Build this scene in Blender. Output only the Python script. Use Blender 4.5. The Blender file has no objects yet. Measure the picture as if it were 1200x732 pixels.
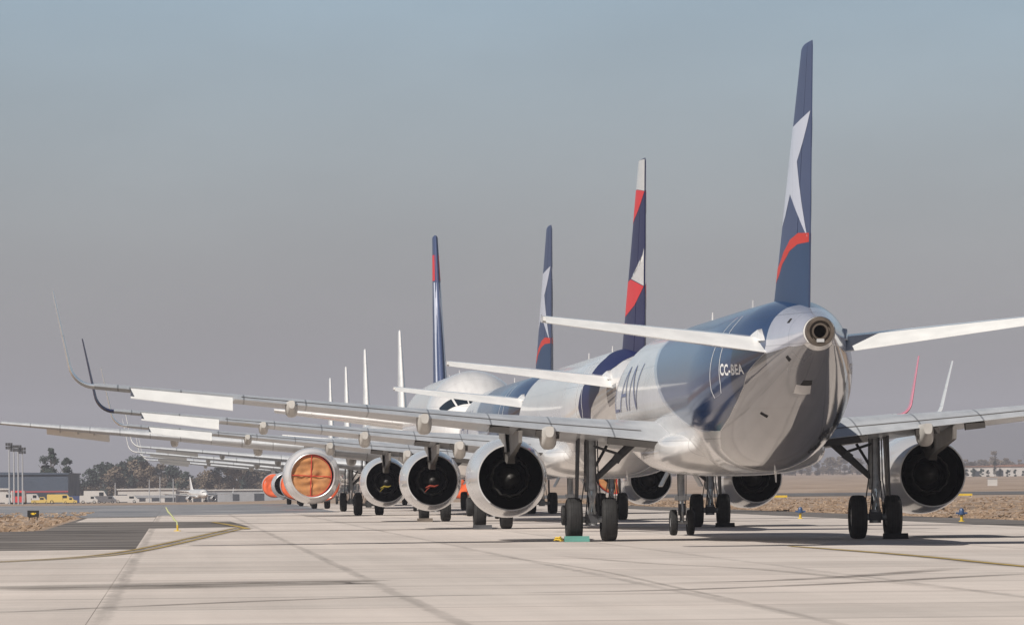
import bpy, bmesh, math, random
from mathutils import Vector, Matrix
random.seed(7)
R = math.radians
PI = math.pi
scene = bpy.context.scene
COL = scene.collection

# ------------------------------------------------------------------ camera survey
F, VPX, CAMZ, HY, ROLL = 7300.0, 205.0, 1.5, 569.2, R(0.5)
HEAD = math.atan((600 - VPX) / F)          # heading of the taxiway, left of the view axis
CA, SA = math.cos(HEAD), math.sin(HEAD)

def lw(l, t):
    """taxiway coordinates (lateral, along) -> world x, y"""
    return (l * CA - t * SA, l * SA + t * CA)

def surv(px, py):
    """photo pixel of a point on the flat ground -> world x, y"""
    dx, dy = px - 600, py - HY
    ux = dx * math.cos(ROLL) - dy * math.sin(ROLL)
    uy = dx * math.sin(ROLL) + dy * math.cos(ROLL)
    y = F * CAMZ / uy
    return (ux * y / F, y)

def at(px, Y):
    """world x of an image column at depth Y (near the horizon)"""
    return (px - 600) * Y / F

# ------------------------------------------------------------------ materials
MATS = {}
def mat(name, col, rough=0.5, metal=0.0, coat=0.0, noise=0.0, nscale=3.0, spec=0.5, rvar=True):
    if name in MATS: return MATS[name]
    m = bpy.data.materials.new(name); m.use_nodes = True
    nt = m.node_tree; b = nt.nodes['Principled BSDF']
    b.inputs['Base Color'].default_value = (*col, 1)
    b.inputs['Roughness'].default_value = rough
    b.inputs['Metallic'].default_value = metal
    b.inputs['Coat Weight'].default_value = coat
    b.inputs['Coat Roughness'].default_value = 0.06
    b.inputs['Specular IOR Level'].default_value = spec
    if noise > 0:
        tc = nt.nodes.new('ShaderNodeTexCoord')
        n = nt.nodes.new('ShaderNodeTexNoise'); n.inputs['Scale'].default_value = nscale
        n.inputs['Detail'].default_value = 5
        mp = nt.nodes.new('ShaderNodeMapRange')
        mp.inputs[1].default_value = 0.3; mp.inputs[2].default_value = 0.7
        mp.inputs[3].default_value = 1 - noise; mp.inputs[4].default_value = 1 + noise * 0.5
        mx = nt.nodes.new('ShaderNodeMix'); mx.data_type = 'RGBA'; mx.blend_type = 'MULTIPLY'
        mx.inputs[0].default_value = 1
        mx.inputs[6].default_value = (*col, 1)
        nt.links.new(tc.outputs['Object'], n.inputs['Vector'])
        nt.links.new(n.outputs[0], mp.inputs[0])
        nt.links.new(mp.outputs[0], mx.inputs[7])
        nt.links.new(mx.outputs[2], b.inputs['Base Color'])
        if not rvar:
            MATS[name] = m; return m
        mp2 = nt.nodes.new('ShaderNodeMapRange')
        mp2.inputs[1].default_value = 0.3; mp2.inputs[2].default_value = 0.7
        mp2.inputs[3].default_value = max(0.02, rough * 0.8); mp2.inputs[4].default_value = min(1, rough * 1.35)
        nt.links.new(n.outputs[0], mp2.inputs[0]); nt.links.new(mp2.outputs[0], b.inputs['Roughness'])
    MATS[name] = m
    return m

def paint(name, col, rough=0.18, noise=0.025):
    m = mat(name, col, rough, 0, 0.45, noise * 1.8, 1.3, .5, False)
    return seams(m)
def seams(m, ys=2.67, zs=(2.62, 3.30, 4.72, 5.45), dark=.72, xs=None, w=.016):
    """panel joints of the skin: rings every few metres and a few lap joints"""
    nt = m.node_tree; b = nt.nodes['Principled BSDF']; N = nt.nodes; K = nt.links
    tc = N.new('ShaderNodeTexCoord'); sp = N.new('ShaderNodeSeparateXYZ'); K.new(tc.outputs['Object'], sp.inputs[0])
    def M(op, a, bb=None):
        n = N.new('ShaderNodeMath'); n.operation = op
        for i, v in enumerate((a, bb)):
            if v is None: continue
            if isinstance(v, (int, float)): n.inputs[i].default_value = v
            else: K.new(v, n.inputs[i])
        return n.outputs[0]
    def per(c, step):
        a = M('DIVIDE', c, step); return M('LESS_THAN', M('MULTIPLY', M('ABSOLUTE', M('SUBTRACT', a, M('ROUND', a))), step), w)
    f = per(sp.outputs[1], ys) if ys else None
    for z in zs:
        q = M('LESS_THAN', M('ABSOLUTE', M('SUBTRACT', sp.outputs[2], z)), w * .8); f = M('MAXIMUM', f, q) if f else q
    if xs: q = per(sp.outputs[0], xs); f = M('MAXIMUM', f, q) if f else q
    mp = N.new('ShaderNodeMapping'); mp.inputs['Scale'].default_value = (2.2, .16, 1.1); K.new(tc.outputs['Object'], mp.inputs[0])
    n = N.new('ShaderNodeTexNoise'); n.inputs['Scale'].default_value = 1.5; n.inputs['Detail'].default_value = 6; K.new(mp.outputs[0], n.inputs['Vector'])
    mr = N.new('ShaderNodeMapRange'); mr.inputs[1].default_value = .45; mr.inputs[2].default_value = .78; mr.inputs[3].default_value = 1; mr.inputs[4].default_value = .86; K.new(n.outputs[0], mr.inputs[0])
    v = M('MULTIPLY', mr.outputs[0], M('SUBTRACT', 1.0, M('MULTIPLY', f, 1 - dark)))
    mx = N.new('ShaderNodeMix'); mx.data_type = 'RGBA'; mx.blend_type = 'MULTIPLY'; mx.inputs[0].default_value = 1
    src = b.inputs['Base Color'].links[0].from_socket if b.inputs['Base Color'].links else None
    if src: K.new(src, mx.inputs[6])
    else: mx.inputs[6].default_value = b.inputs['Base Color'].default_value
    K.new(v, mx.inputs[7]); K.new(mx.outputs[2], b.inputs['Base Color'])
    return m

M_white = paint('white_paint', (0.74, 0.73, 0.72))
M_wing = mat('wing_grey_paint', (0.45, 0.465, 0.485), 0.4, 0, 0.2, 0.10, 1.2)
seams(M_wing, None, (), .45, 1.63, .022)
M_aileron = mat('aileron_white', (0.74, 0.74, 0.725), 0.4, 0, 0.2, 0.06, 2.0)
M_wingdirty = mat('fairing_grey', (0.50, 0.48, 0.45), 0.4, 0, 0.2, 0.18, 2.0)
M_blue = paint('deep_blue_paint', (0.010, 0.034, 0.105), 0.12)
M_blue.node_tree.nodes['Principled BSDF'].inputs['Coat Weight'].default_value = .05
M_blue.node_tree.nodes['Principled BSDF'].inputs['Specular IOR Level'].default_value = .18
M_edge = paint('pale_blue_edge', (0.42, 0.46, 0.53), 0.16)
M_finblue = mat('slate_blue_paint', (0.056, 0.078, 0.155), 0.45, 0, 0, 0.05, 1, .3, False)
M_star = paint('lilac_white_paint', (0.60, 0.63, 0.74), 0.3)
M_red = mat('red_paint', (0.52, 0.035, 0.022), 0.45, 0, 0, 0.05, 1, .3, False)
M_coral = mat('coral_paint', (0.62, 0.035, 0.04), 0.45, 0, 0, 0.05, 1, .3, False)
M_pink = paint('pink_paint', (0.60, 0.22, 0.29), 0.35)
M_indigo = mat('indigo_paint', (0.010, 0.014, 0.072), 0.4, 0, 0, 0.05, 1, .3, False)
M_finbase = mat('royal_blue_paint', (0.016, 0.048, 0.118), 0.42, 0, 0, 0.05, 1, .35, False)
M_belly = paint('grey_belly_paint', (0.20, 0.203, 0.222), 0.08)
M_belly.node_tree.nodes['Principled BSDF'].inputs['Metallic'].default_value = .35
M_cone = paint('silver_lilac_paint', (0.40, 0.415, 0.485), 0.14)
M_pylon = mat('pylon_grey', (0.20, 0.185, 0.17), 0.45, 0.2, 0, 0.25, 2.0)
M_marking = mat('white_marking', (0.8, 0.8, 0.8), 0.4)
M_bluemark = mat('blue_marking', (0.11, 0.13, 0.24), 0.35)
M_polished = mat('polished_lip', (0.72, 0.72, 0.72), 0.33, 0.75, 0, 0.08, 3)
M_nacelle = mat('nacelle_paint', (0.58, 0.57, 0.57), 0.2, 0, 0.6, 0.05, .8, .5, False)
M_soot = mat('soot_metal', (0.004, 0.004, 0.0045), 0.5, 0.3, 0, 0.3, 4)
M_plug = mat('exhaust_plug_metal', (0.13, 0.125, 0.12), 0.55, 0.8, 0, 0.3, 3)
M_black = mat('deep_black', (0.006, 0.006, 0.007), 0.9)
M_apu = mat('burnt_metal', (0.13, 0.105, 0.085), 0.5, 0.4, 0, 0.3, 5)
M_tyre = mat('tyre_rubber', (0.016, 0.0155, 0.0155), 0.8, 0, 0, 0.25, 6)
M_rim = mat('wheel_rim', (0.55, 0.55, 0.55), 0.4, 0.3)
M_gear = mat('gear_grey', (0.40, 0.41, 0.42), 0.4, 0.2, 0, 0.3, 5)
M_chrome = mat('oleo_chrome', (0.7, 0.7, 0.7), 0.15, 1.0)
M_gearin = mat('gear_dark', (0.05, 0.05, 0.054), 0.5, 0.1, 0, 0.3, 4)
M_glass = mat('cockpit_glass', (0.012, 0.018, 0.024), 0.06, 0, 0.5)
M_seam = mat('panel_seam', (0.10, 0.09, 0.085), 0.6)
M_cavity = mat('flap_recess_shade', (0.050, 0.044, 0.040), 0.7, 0, 0, 0.3, 3)
M_tan = mat('tan_canvas', (0.44, 0.20, 0.075), 0.85, 0, 0, 0.25, 3)
M_strap = mat('red_webbing', (0.50, 0.035, 0.02), 0.8)
M_orange = mat('orange_canvas', (0.72, 0.13, 0.045), 0.8, 0, 0, 0.2, 2)
M_teal = mat('teal_rubber', (0.075, 0.22, 0.185), 0.6, 0, 0, 0.15, 5)
M_yellow = mat('yellow_paint', (0.62, 0.42, 0.03), 0.6, 0, 0, 0.2, 3)

# ------------------------------------------------------------------ mesh builder
class MB:
    def __init__(s): s.v = []; s.f = []; s.m = []
    def add(s, verts, faces, mi=0):
        o = len(s.v); s.v += [tuple(p) for p in verts]
        s.f += [tuple(i + o for i in fc) for fc in faces]; s.m += [mi] * len(faces)
    def grid(s, rings, closed=True, cap0=False, cap1=False, mi=0):
        n = len(rings[0]); vs = [p for r in rings for p in r]; fs = []
        for i in range(len(rings) - 1):
            for j in range(n if closed else n - 1):
                k = (j + 1) % n
                fs.append((i * n + j, i * n + k, (i + 1) * n + k, (i + 1) * n + j))
        if cap0: fs.append(tuple(reversed(range(n))))
        if cap1: fs.append(tuple((len(rings) - 1) * n + j for j in range(n)))
        s.add(vs, fs, mi)
    def box(s, c, d, rot=None, mi=0, taper=1.0):
        hx, hy, hz = d[0] / 2, d[1] / 2, d[2] / 2
        vs = [Vector((x * hx * (taper if z < 0 else 1), y * hy * (taper if z < 0 else 1), z * hz))
              for z in (-1, 1) for y in (-1, 1) for x in (-1, 1)]
        if rot is not None: vs = [rot @ v for v in vs]
        vs = [v + Vector(c) for v in vs]
        s.add(vs, [(0, 2, 3, 1), (4, 5, 7, 6), (0, 1, 5, 4), (2, 6, 7, 3), (0, 4, 6, 2), (1, 3, 7, 5)], mi)
    def tube(s, pts, rad, n=12, mi=0, caps=True):
        pts = [Vector(p) for p in pts]
        if not isinstance(rad, (list, tuple)): rad = [rad] * len(pts)
        rings = []
        for i, p in enumerate(pts):
            d = (pts[min(i + 1, len(pts) - 1)] - pts[max(i - 1, 0)]).normalized()
            a = Vector((0, 0, 1)) if abs(d.z) < 0.9 else Vector((1, 0, 0))
            u = d.cross(a).normalized(); w = d.cross(u)
            rings.append([p + rad[i] * (math.cos(2 * PI * k / n) * u + math.sin(2 * PI * k / n) * w) for k in range(n)])
        s.grid(rings, True, caps, caps, mi)
    def rev(s, prof, axis='y', org=(0, 0, 0), n=48, mi=0):
        """prof: list of (along, radius[, mi])"""
        ox, oy, oz = org
        rings = []
        for a, r in prof:
            ring = []
            for k in range(n):
                c, d = r * math.cos(2 * PI * k / n), r * math.sin(2 * PI * k / n)
                ring.append((ox + c, oy + a, oz + d) if axis == 'y' else (ox + a, oy + c, oz + d) if axis == 'x' else (ox + c, oy + d, oz + a))
            rings.append(ring)
        s.grid(rings, True, False, False, mi)
    def mesh(s, name, sharp=35, fix=True):
        me = bpy.data.meshes.new(name)
        me.from_pydata(s.v, [], s.f)
        me.polygons.foreach_set('material_index', s.m)
        me.polygons.foreach_set('use_smooth', [True] * len(s.f))
        if fix:
            bm = bmesh.new(); bm.from_mesh(me)
            bmesh.ops.remove_doubles(bm, verts=bm.verts, dist=1e-5)
            bmesh.ops.recalc_face_normals(bm, faces=bm.faces)
            bm.to_mesh(me); bm.free()
        me.update()
        me.set_sharp_from_angle(angle=R(sharp))
        return me

CACHE = {}
def part(name, key, fn, mats, parent=None, loc=None):
    """one mesh object; the mesh is built once per key and shared by copies"""
    me = CACHE.get(key) if key else None
    if me is None:
        r = fn()
        me = r.mesh(name) if isinstance(r, MB) else r
        if not isinstance(mats, (list, tuple)): mats = [mats]
        for m in mats: me.materials.append(m)
        if key: CACHE[key] = me
    if not isinstance(mats, (list, tuple)): mats = [mats]
    o = bpy.data.objects.new(name, me); COL.objects.link(o)
    for i, m in enumerate(mats):
        if me.materials[i] is not m:
            o.material_slots[i].link = 'OBJECT'; o.material_slots[i].material = m
    if parent is not None: o.parent = parent
    if loc is not None: o.location = loc
    return o

def tag(o, label=None, cat=None, group=None, kind=None):
    if label: o['label'] = label
    if cat: o['category'] = cat
    if group: o['group'] = group
    if kind: o['kind'] = kind
    return o

def empty(name, loc, rz=0.0):
    o = bpy.data.objects.new(name, None); COL.objects.link(o)
    o.empty_display_size = 0.5
    o.location = loc; o.rotation_euler = (0, 0, rz)
    return o

def sheet_decal(name, poly, fmap, du, dv):
    """polygon in 2D parameters, cut on a fine grid and laid on a curved surface"""
    bm = bmesh.new()
    fs = [bm.verts.new((p[0], p[1], 0)) for p in poly]
    bm.faces.new(fs)
    return finish_decal(name, bm, fmap, du, dv)

def finish_decal(name, bm, fmap, du, dv):
    bmesh.ops.triangulate(bm, faces=bm.faces[:])
    xs = [v.co.x for v in bm.verts]; ys = [v.co.y for v in bm.verts]
    def cut(lo, hi, st, ax):
        k = math.floor(lo / st) + 1
        while k * st < hi - 1e-6:
            co = (k * st, 0, 0) if ax == 0 else (0, k * st, 0)
            no = (1, 0, 0) if ax == 0 else (0, 1, 0)
            bmesh.ops.bisect_plane(bm, geom=bm.verts[:] + bm.edges[:] + bm.faces[:], dist=1e-6, plane_co=co, plane_no=no)
            k += 1
    cut(min(xs), max(xs), du, 0); cut(min(ys), max(ys), dv, 1)
    for v in bm.verts: v.co = Vector(fmap(v.co.x, v.co.y))
    bmesh.ops.remove_doubles(bm, verts=bm.verts, dist=1e-5)
    me = bpy.data.meshes.new(name); bm.to_mesh(me); bm.free()
    me.polygons.foreach_set('use_smooth', [True] * len(me.polygons))
    return me

def text_decal(name, body, h, wscale, fmap, du, dv):
    cu = bpy.data.curves.new(name, 'FONT'); cu.body = body; cu.size = 1.0; cu.resolution_u = 3
    cu.align_x = 'LEFT'
    try: cu.offset = -0.022 if body == 'LAN' else 0.03; cu.space_character = 1.1 if '-' in body else 1.0
    except Exception: pass
    to = bpy.data.objects.new(name + '_tmp', cu); COL.objects.link(to)
    dg = bpy.context.evaluated_depsgraph_get()
    me = to.evaluated_get(dg).to_mesh()
    bm = bmesh.new(); bm.from_mesh(me)
    to.evaluated_get(dg).to_mesh_clear()
    bpy.data.objects.remove(to); bpy.data.curves.remove(cu)
    x0 = min(v.co.x for v in bm.verts); y1 = max(v.co.y for v in bm.verts); y0 = min(v.co.y for v in bm.verts)
    k = h / (y1 - y0)
    for v in bm.verts: v.co = Vector(((v.co.x - x0) * k * wscale, (v.co.y - y0) * k, 0))
    return finish_decal(name, bm, fmap, du, dv)

# ------------------------------------------------------------------ aircraft
def spec_narrow(L):
    stretched = L > 40
    g = 21.97 if stretched else 17.71
    return dict(id='n%d' % int(L), L=L, R=1.975, zc=3.85, H=2.07, gear=g, noseg=16.9 if stretched else 12.64,
        tail=13.5, nose=6.5, nosez=3.35, apu=(0.36, 4.64, 5.32),
        span=[(0.0, 4.9, -1.55), (1.9, 4.6, -1.6), (6.4, 2.3, -1.6), (16.9, -3.17, -4.67)],
        wz=lambda y: 2.62 + (y - 2) * 0.112 - 0.0006 * (y - 2) ** 2,
        tc=(0.15, 0.105), ail=(13.3, 16.0), wl=(1.05, 2.45, 0.32),
        fair=[(5.0, 1.9), (8.3, 1.7), (11.8, 1.35)],
        eng=dict(y=5.75, z=1.72, y0=3.3, y1=8.6, r=1.10, rn=0.87, ri=0.88, tilt=0.02),
        gy=3.795, wr=0.585, ww=0.43, ws=0.465, bogie=0,
        nwr=0.38, nww=0.22, nws=0.25,
        fin=dict(z0=5.55, z1=11.76, le0=-13.6, te0=-20.3, le1=-19.75, te1=-21.55, t=0.10),
        hs=dict(y0=0.55, y1=6.22, z0=4.78, dz=0.62, le0=-15.6, te0=-19.4, le1=-18.9, te1=-20.45, t=0.10),
        fair_belly=(7.5, -6.2, 2.25, 1.70, 3.0))
SPEC_A = spec_narrow(44.51)
SPEC_B = spec_narrow(37.57)
# fin/tailplane of the shorter type sit closer to the gear
_d = (44.51 - 21.97) - (37.57 - 17.71)
for k in ('fin', 'hs'):
    for q in ('le0', 'te0', 'le1', 'te1'): SPEC_B[k][q] += _d
SPEC_C = dict(id='wide', L=54.94, R=2.515, zc=4.62, H=2.68, gear=28.9, noseg=22.76, tail=19.0, nose=8.0, nosez=4.0, apu=(0.5, 5.6, 6.6),
    span=[(0, 9.0, -2.4), (2.4, 8.2, -2.4), (8.2, 4.2, -2.6), (24.7, -7.2, -9.2)],
    wz=lambda y: 3.0 + (y - 2.4) * 0.098,
    tc=(0.14, 0.10), ail=(18.5, 22.0), wl=(1.5, 3.3, 0.38),
    fair=[(5.5, 2.4), (10.5, 2.1), (15.0, 1.8)],
    eng=dict(y=7.95, z=2.12, y0=4.5, y1=10.6, r=1.47, rn=0.95, ri=1.10, tilt=0.02),
    gy=4.65, wr=0.57, ww=0.42, ws=0.57, bogie=0.71, nwr=0.47, nww=0.35, nws=0.3,
    fin=dict(z0=6.7, z1=15.85, le0=-15.0, te0=-22.6, le1=-22.3, te1=-25.0, t=0.10),
    hs=dict(y0=0.7, y1=9.3, z0=4.95, dz=1.0, le0=-17.5, te0=-22.8, le1=-22.6, te1=-24.6, t=0.10),
    fair_belly=(10.5, -8.0, 2.7, 1.85, 3.6))

def sec(S, u):
    L = S['L']; t = min(1, max(0, (u - (L - S['tail'])) / S['tail']))
    aw, ab, at_ = S['apu']
    b0, t0 = S['zc'] - S['H'], S['zc'] + S['H']
    bot = b0 + (ab - b0) * t ** 1.45
    top = t0 + (at_ - t0) * max(0, (t - .5) / .5) ** 1.5
    w = S['R'] + (aw - S['R']) * t ** 1.7
    tn = min(1, max(0, u / S['nose']))
    k = (1 - (1 - tn) ** 2.2) ** .55
    kt = (1 - (1 - tn) ** 1.75) ** .72          # upper side: flatter windscreen slope
    return w * k, S['nosez'] + (top - S['nosez']) * kt, S['nosez'] - (S['nosez'] - bot) * k

def fpt(S, u, th, off=0.0):
    w, top, bot = sec(S, u)
    c, h = (top + bot) / 2, (top - bot) / 2
    return ((w + off) * math.sin(th), S['gear'] - u, c + (h + off) * math.cos(th))

def fuselage_mb(S):
    m = MB(); n = 72; us = []
    N = 30
    for i in range(1, N + 1): us.append(S['nose'] * (i / N) ** 1.6)
    u = S['nose']
    while u < S['L'] - 0.02:
        u += 0.5; us.append(min(u, S['L']))
    us = [0.004] + us
    rings = [[fpt(S, u, 2 * PI * k / n) for k in range(n)] for u in us]
    m.grid(rings, True, True, False)
    # closing lip round the tail cone end
    m.grid([rings[-1], [tuple(Vector(p) * 0.6 + Vector((0, S['gear'] - S['L'], sum(q[2] for q in rings[-1]) / n)) * 0.4) for p in rings[-1]]])
    return m

def apu_mb(S):
    m = MB(); aw, ab, at_ = S['apu']; z = (ab + at_) / 2; r = (at_ - ab) / 2 * 1.0; y = S['gear'] - S['L']
    m.rev([(0.35, r), (-0.10, r), (-0.22, r * 0.93), (-0.22, r * 0.74), (-0.12, r * 0.70), (-0.12, r * 0.60), (-0.19, r * 0.56), (-0.19, r * 0.44), (0.1, r * 0.42)], 'y', (0, y, z), 36, 0)
    m.rev([(0.1, r * 0.42), (0.1, 0.001)], 'y', (0, y, z), 36, 1)
    m.box((0, y - 0.2, z - r * 0.62), (r * 0.5, 0.1, r * 0.22), None, 2)
    return m

def naca(t, n=22, camber=0.012, cut=1.0):
    """upper then lower points (x 0..1 from the leading edge, z)"""
    xs = [0.5 * (1 - math.cos(PI * i / n)) * cut for i in range(n + 1)]
    def th(x): return 5 * t * (0.2969 * math.sqrt(x) - 0.126 * x - 0.3516 * x * x + 0.2843 * x ** 3 - 0.1015 * x ** 4)
    def cm(x): return camber * 4 * x * (1 - x)
    up = [(x, cm(x) + th(x)) for x in xs]; lo = [(x, cm(x) - th(x)) for x in xs]
    return list(reversed(up)) + lo[1:]

def wing_chord(S, y):
    sp = S['span']
    for a, b in zip(sp, sp[1:]):
        if y <= b[0] + 1e-6:
            k = (y - a[0]) / (b[0] - a[0])
            return a[1] + (b[1] - a[1]) * k, a[2] + (b[2] - a[2]) * k
    return sp[-1][1], sp[-1][2]

def wing_ring(S, y, side, cut=1.0):
    le, te = wing_chord(S, y); c = le - te
    k = min(1, y / S['span'][-1][0]); t = S['tc'][0] + (S['tc'][1] - S['tc'][0]) * min(1, k * 1.4)
    z0 = S['wz'](y); inc = math.tan(R(1.6 * (1 - k) - 0.2))
    return [(side * y, le - x * c, z0 + (1 - x) * c * inc + zz * c) for x, zz in naca(t, 22, 0.012, cut)]

def wing_mb(S, side):
    m = MB(); a0, a1 = S['ail']; tip = S['span'][-1][0]; y0 = S['R'] * 0.35
    def run(ya, yb, n, cut, c0, c1):
        m.grid([wing_ring(S, ya + (yb - ya) * i / n, side, cut) for i in range(n + 1)], True, c0, c1)
    run(y0, a0, 26, 1.0, True, True)
    run(a0, a1, 6, 0.72, True, True)
    run(a1, tip, 3, 1.0, True, False)
    return m

def winglet_mb(S, side):
    """blended tip curving up"""
    m = MB(); tip = S['span'][-1][0]; dx, h, tc = S['wl']
    le, te = wing_chord(S, tip); c0 = le - te; z0 = S['wz'](tip)
    rings = []
    N = 16
    for i in range(N + 1):
        s = i / N
        # path: quarter bend then straight
        if s < 0.5:
            a = s / 0.5 * R(78); r = dx * 0.62
            x, z = r * math.sin(a), r * (1 - math.cos(a)); nrm = a
        else:
            r = dx * 0.62; a = R(78); nrm = a
            x0, zz0 = r * math.sin(a), r * (1 - math.cos(a))
            q = (s - .5) / .5; Lr = (h - zz0) / math.sin(a)
            x, z = x0 + q * Lr * math.cos(a), zz0 + q * Lr * math.sin(a)
        c = c0 + (c0 * 0.34 - c0) * (s ** 1.15); sweep = -1.05 * (s ** 1.3) * h * 0.55
        ring = []
        for xx, zz in naca(0.09, 12, 0.0):
            off = zz * c
            ring.append((side * (tip + x - off * math.sin(nrm)), le + sweep - xx * c, z0 + z + off * math.cos(nrm)))
        rings.append(ring)
    m.grid(rings, True, False, True)
    return m

def aileron_mb(S, side, droop):
    m = MB(); a0, a1 = S['ail']; g = 0.03
    rings = []
    for i in range(7):
        y = a0 + g + (a1 - a0 - 2 * g) * i / 6
        le, te = wing_chord(S, y); c = le - te
        full = wing_ring(S, y, side, 1.0)
        hy = le - 0.735 * c
        k = min(1, y / S['span'][-1][0]); t = S['tc'][0] + (S['tc'][1] - S['tc'][0]) * min(1, k * 1.4)
        hh = t * c * 0.36; hz = S['wz'](y) + 0.004 * c
        ch = 0.27 * c; ca, sa = math.cos(droop), math.sin(droop)
        pts = [(0.02, hh * .62), (0, 0.0), (0.02, -hh * .52), (ch, -0.012), (ch, 0.012), (ch * .5, hh * .42)]
        rings.append([(side * y, hy - (px * ca + pz * -sa) if False else hy - px * ca - pz * sa * 0.0, hz - px * sa + pz * ca) for px, pz in pts])
    m.grid(rings, True, True, True)
    return m

def canoe_mb(S, y, ln, side):
    """flap track fairing hung below the trailing edge"""
    m = MB(); le, te = wing_chord(S, y); z = S['wz'](y)
    rings = []
    n = 16
    for i in range(11):
        s = i / 10
        yy = te + ln * 0.82 - s * ln * 1.0
        k = math.sin(PI * min(1, s * 0.5 + 0.02)) ** 0.8 if s < 1 else 1
        kk = math.sin(PI * (0.10 + min(s, .66) * 0.62)) * (1 - .62 * max(0, (s - .66) / .34) ** 1.3)
        w = 0.20 * (0.15 + 0.85 * kk) * ln / 1.6
        hgt = (0.08 + 0.46 * kk) * ln / 1.7
        top = z + (0.10 if s > 0.8 else 0.09)
        ring = []
        for k in range(n):
            a = 2 * PI * k / n
            ca, sa = math.cos(a), math.sin(a)
            ring.append((side * y + w * math.copysign(abs(ca) ** .55, ca) * (1 - .25 * max(0, -sa)), yy, top - hgt / 2 + hgt / 2 * math.copysign(abs(sa) ** .55, sa)))
        rings.append(ring)
    m.grid(rings, True, True, True)
    return m

def cavity_mb(S, y, w, side, hgt=0.17):
    m = MB(); le, te = wing_chord(S, y); z = S['wz'](y)
    m.box((side * y, te + 0.16, z - hgt / 2 - 0.03), (w, 0.30, hgt), Matrix.Rotation(side * -R(6), 3, 'Y'))  # solid box, coloured dark for the shade inside the recess
    return m

def cowl_mb(S, side):
    """long duct nacelle: outer skin, polished lip (mi 1)"""
    E = S['eng']; m = MB(); L = E['y1'] - E['y0']; r = E['r']; rn = E['rn']; ri = E['ri']
    org = (0, 0, 0)
    outer = []
    for i in range(25):
        s = i / 24            # 0 nozzle .. 1 near inlet
        if s < 0.55: rr = rn + 0.035 + (r - rn - 0.035) * math.sin(PI / 2 * s / 0.55) ** 0.9
        elif s < 0.8: rr = r
        else: rr = r - (r - ri - 0.10) * ((s - 0.8) / 0.2) ** 2.2
        outer.append((s * (L - 0.12), rr))
    m.rev(outer, 'y', org, 56, 0)
    lip = [outer[-1]]
    r1 = outer[-1][1]; r0 = ri - 0.02
    for i in range(1, 9):
        a = PI * i / 8
        lip.append((L - 0.12 + 0.16 * math.sin(a), (r1 + r0) / 2 + (r1 - r0) / 2 * math.cos(a)))
    lip.append((L - 0.35, r0 - 0.01))
    m.rev(lip, 'y', org, 56, 1)
    m.rev([outer[0], (0.0, rn)], 'y', org, 56, 0)
    return m

def nozzle_mb(S):
    E = S['eng']; m = MB(); rn = E['rn']
    m.rev([(0, rn), (0.15, rn * 0.985), (0.9, rn * 1.0), (1.6, rn * 1.05)], 'y', (0, 0, 0), 56, 0)
    # core nozzle ring with lobes
    n = 56; rings = []
    for a, rad in ((0.50, 0.60), (0.47, 0.55), (1.6, 0.68)):
        rings.append([(rn * rad * (1 + 0.04 * math.cos(12 * 2 * PI * k / n)) * math.cos(2 * PI * k / n), a, rn * rad * (1 + 0.04 * math.cos(12 * 2 * PI * k / n)) * math.sin(2 * PI * k / n)) for k in range(n)])
    m.grid([rings[2], rings[0], rings[1]], True, False, False, 1)
    m.rev([(0.47, rn * .55), (1.5, rn * .52)], 'y', (0, 0, 0), 56, 0)
    m.rev([(1.58, rn * 1.05), (1.58, 0.001)], 'y', (0, 0, 0), 56, 2)
    return m

def plug_mb(S):
    E = S['eng']; m = MB(); rn = E['rn']
    m.rev([(1.55, rn * .36), (1.0, rn * .34), (0.75, rn * .26), (0.55, rn * .14), (0.47, 0.03), (0.47, 0.001)], 'y', (0, 0, 0), 32, 0)
    return m

def fan_mb(S):
    E = S['eng']; m = MB(); ri = E['ri']; L = E['y1'] - E['y0']
    m.rev([(L - 0.33, ri - .02), (L - 1.25, ri - 0.0)], 'y', (0, 0, 0), 48, 0)
    m.rev([(L - 1.25, ri), (L - 1.25, 0.3), (L - 0.95, 0.16), (L - 0.8, 0.001)], 'y', (0, 0, 0), 48, 1)
    for k in range(22):
        a = 2 * PI * k / 22; ca, sa = math.cos(a), math.sin(a)
        p = []
        for rr, tw in ((0.25, 0.02), (ri - .03, 0.11)):
            for dy in (-0.08, 0.08):
                t = tw * (1 if dy > 0 else -1)
                p.append((rr * ca - t * sa, L - 1.14 + dy, rr * sa + t * ca))
        m.add(p, [(0, 1, 3, 2)], 1)
    return m

def pylon_mb(S, side):
    """from the wing down to the cowl, with the tapered tail over the nozzle"""
    E = S['eng']; m = MB(); y = E['y']; zt = S['wz'](y) + 0.05; zb = E['z'] + E['r'] * 0.72
    le, te = wing_chord(S, y)
    ye = E['y1'] - E['y0']
    prof = [(E['y1'] - 1.7, zb + .30, zb + 0.05, 0.10), (E['y1'] - 2.6, zt + 0.12, zb - .1, 0.20), (le - 0.3, zt + 0.10, zb - .1, 0.22),
            (E['y0'] + 0.9, zt - 0.08, zb - 0.12, 0.23), (E['y0'] + 0.35, zt - 0.10, E['z'] + E['r'] * .42, 0.21), (E['y0'] - 0.10, zt - 0.12, E['z'] + E['r'] * .34, 0.15),
            (E['y0'] - 0.42, zt - 0.14, E['z'] + E['r'] * .48, 0.11), (te - 0.05, zt - 0.13, zt - 0.45, 0.05)]
    rings = []
    for yy, a, b, w in prof:
        rings.append([(side * y - w, yy, a), (side * y + w, yy, a), (side * y + w * .72, yy, b), (side * y - w * .72, yy, b)])
    m.grid(rings, True, True, True)
    return m

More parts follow.
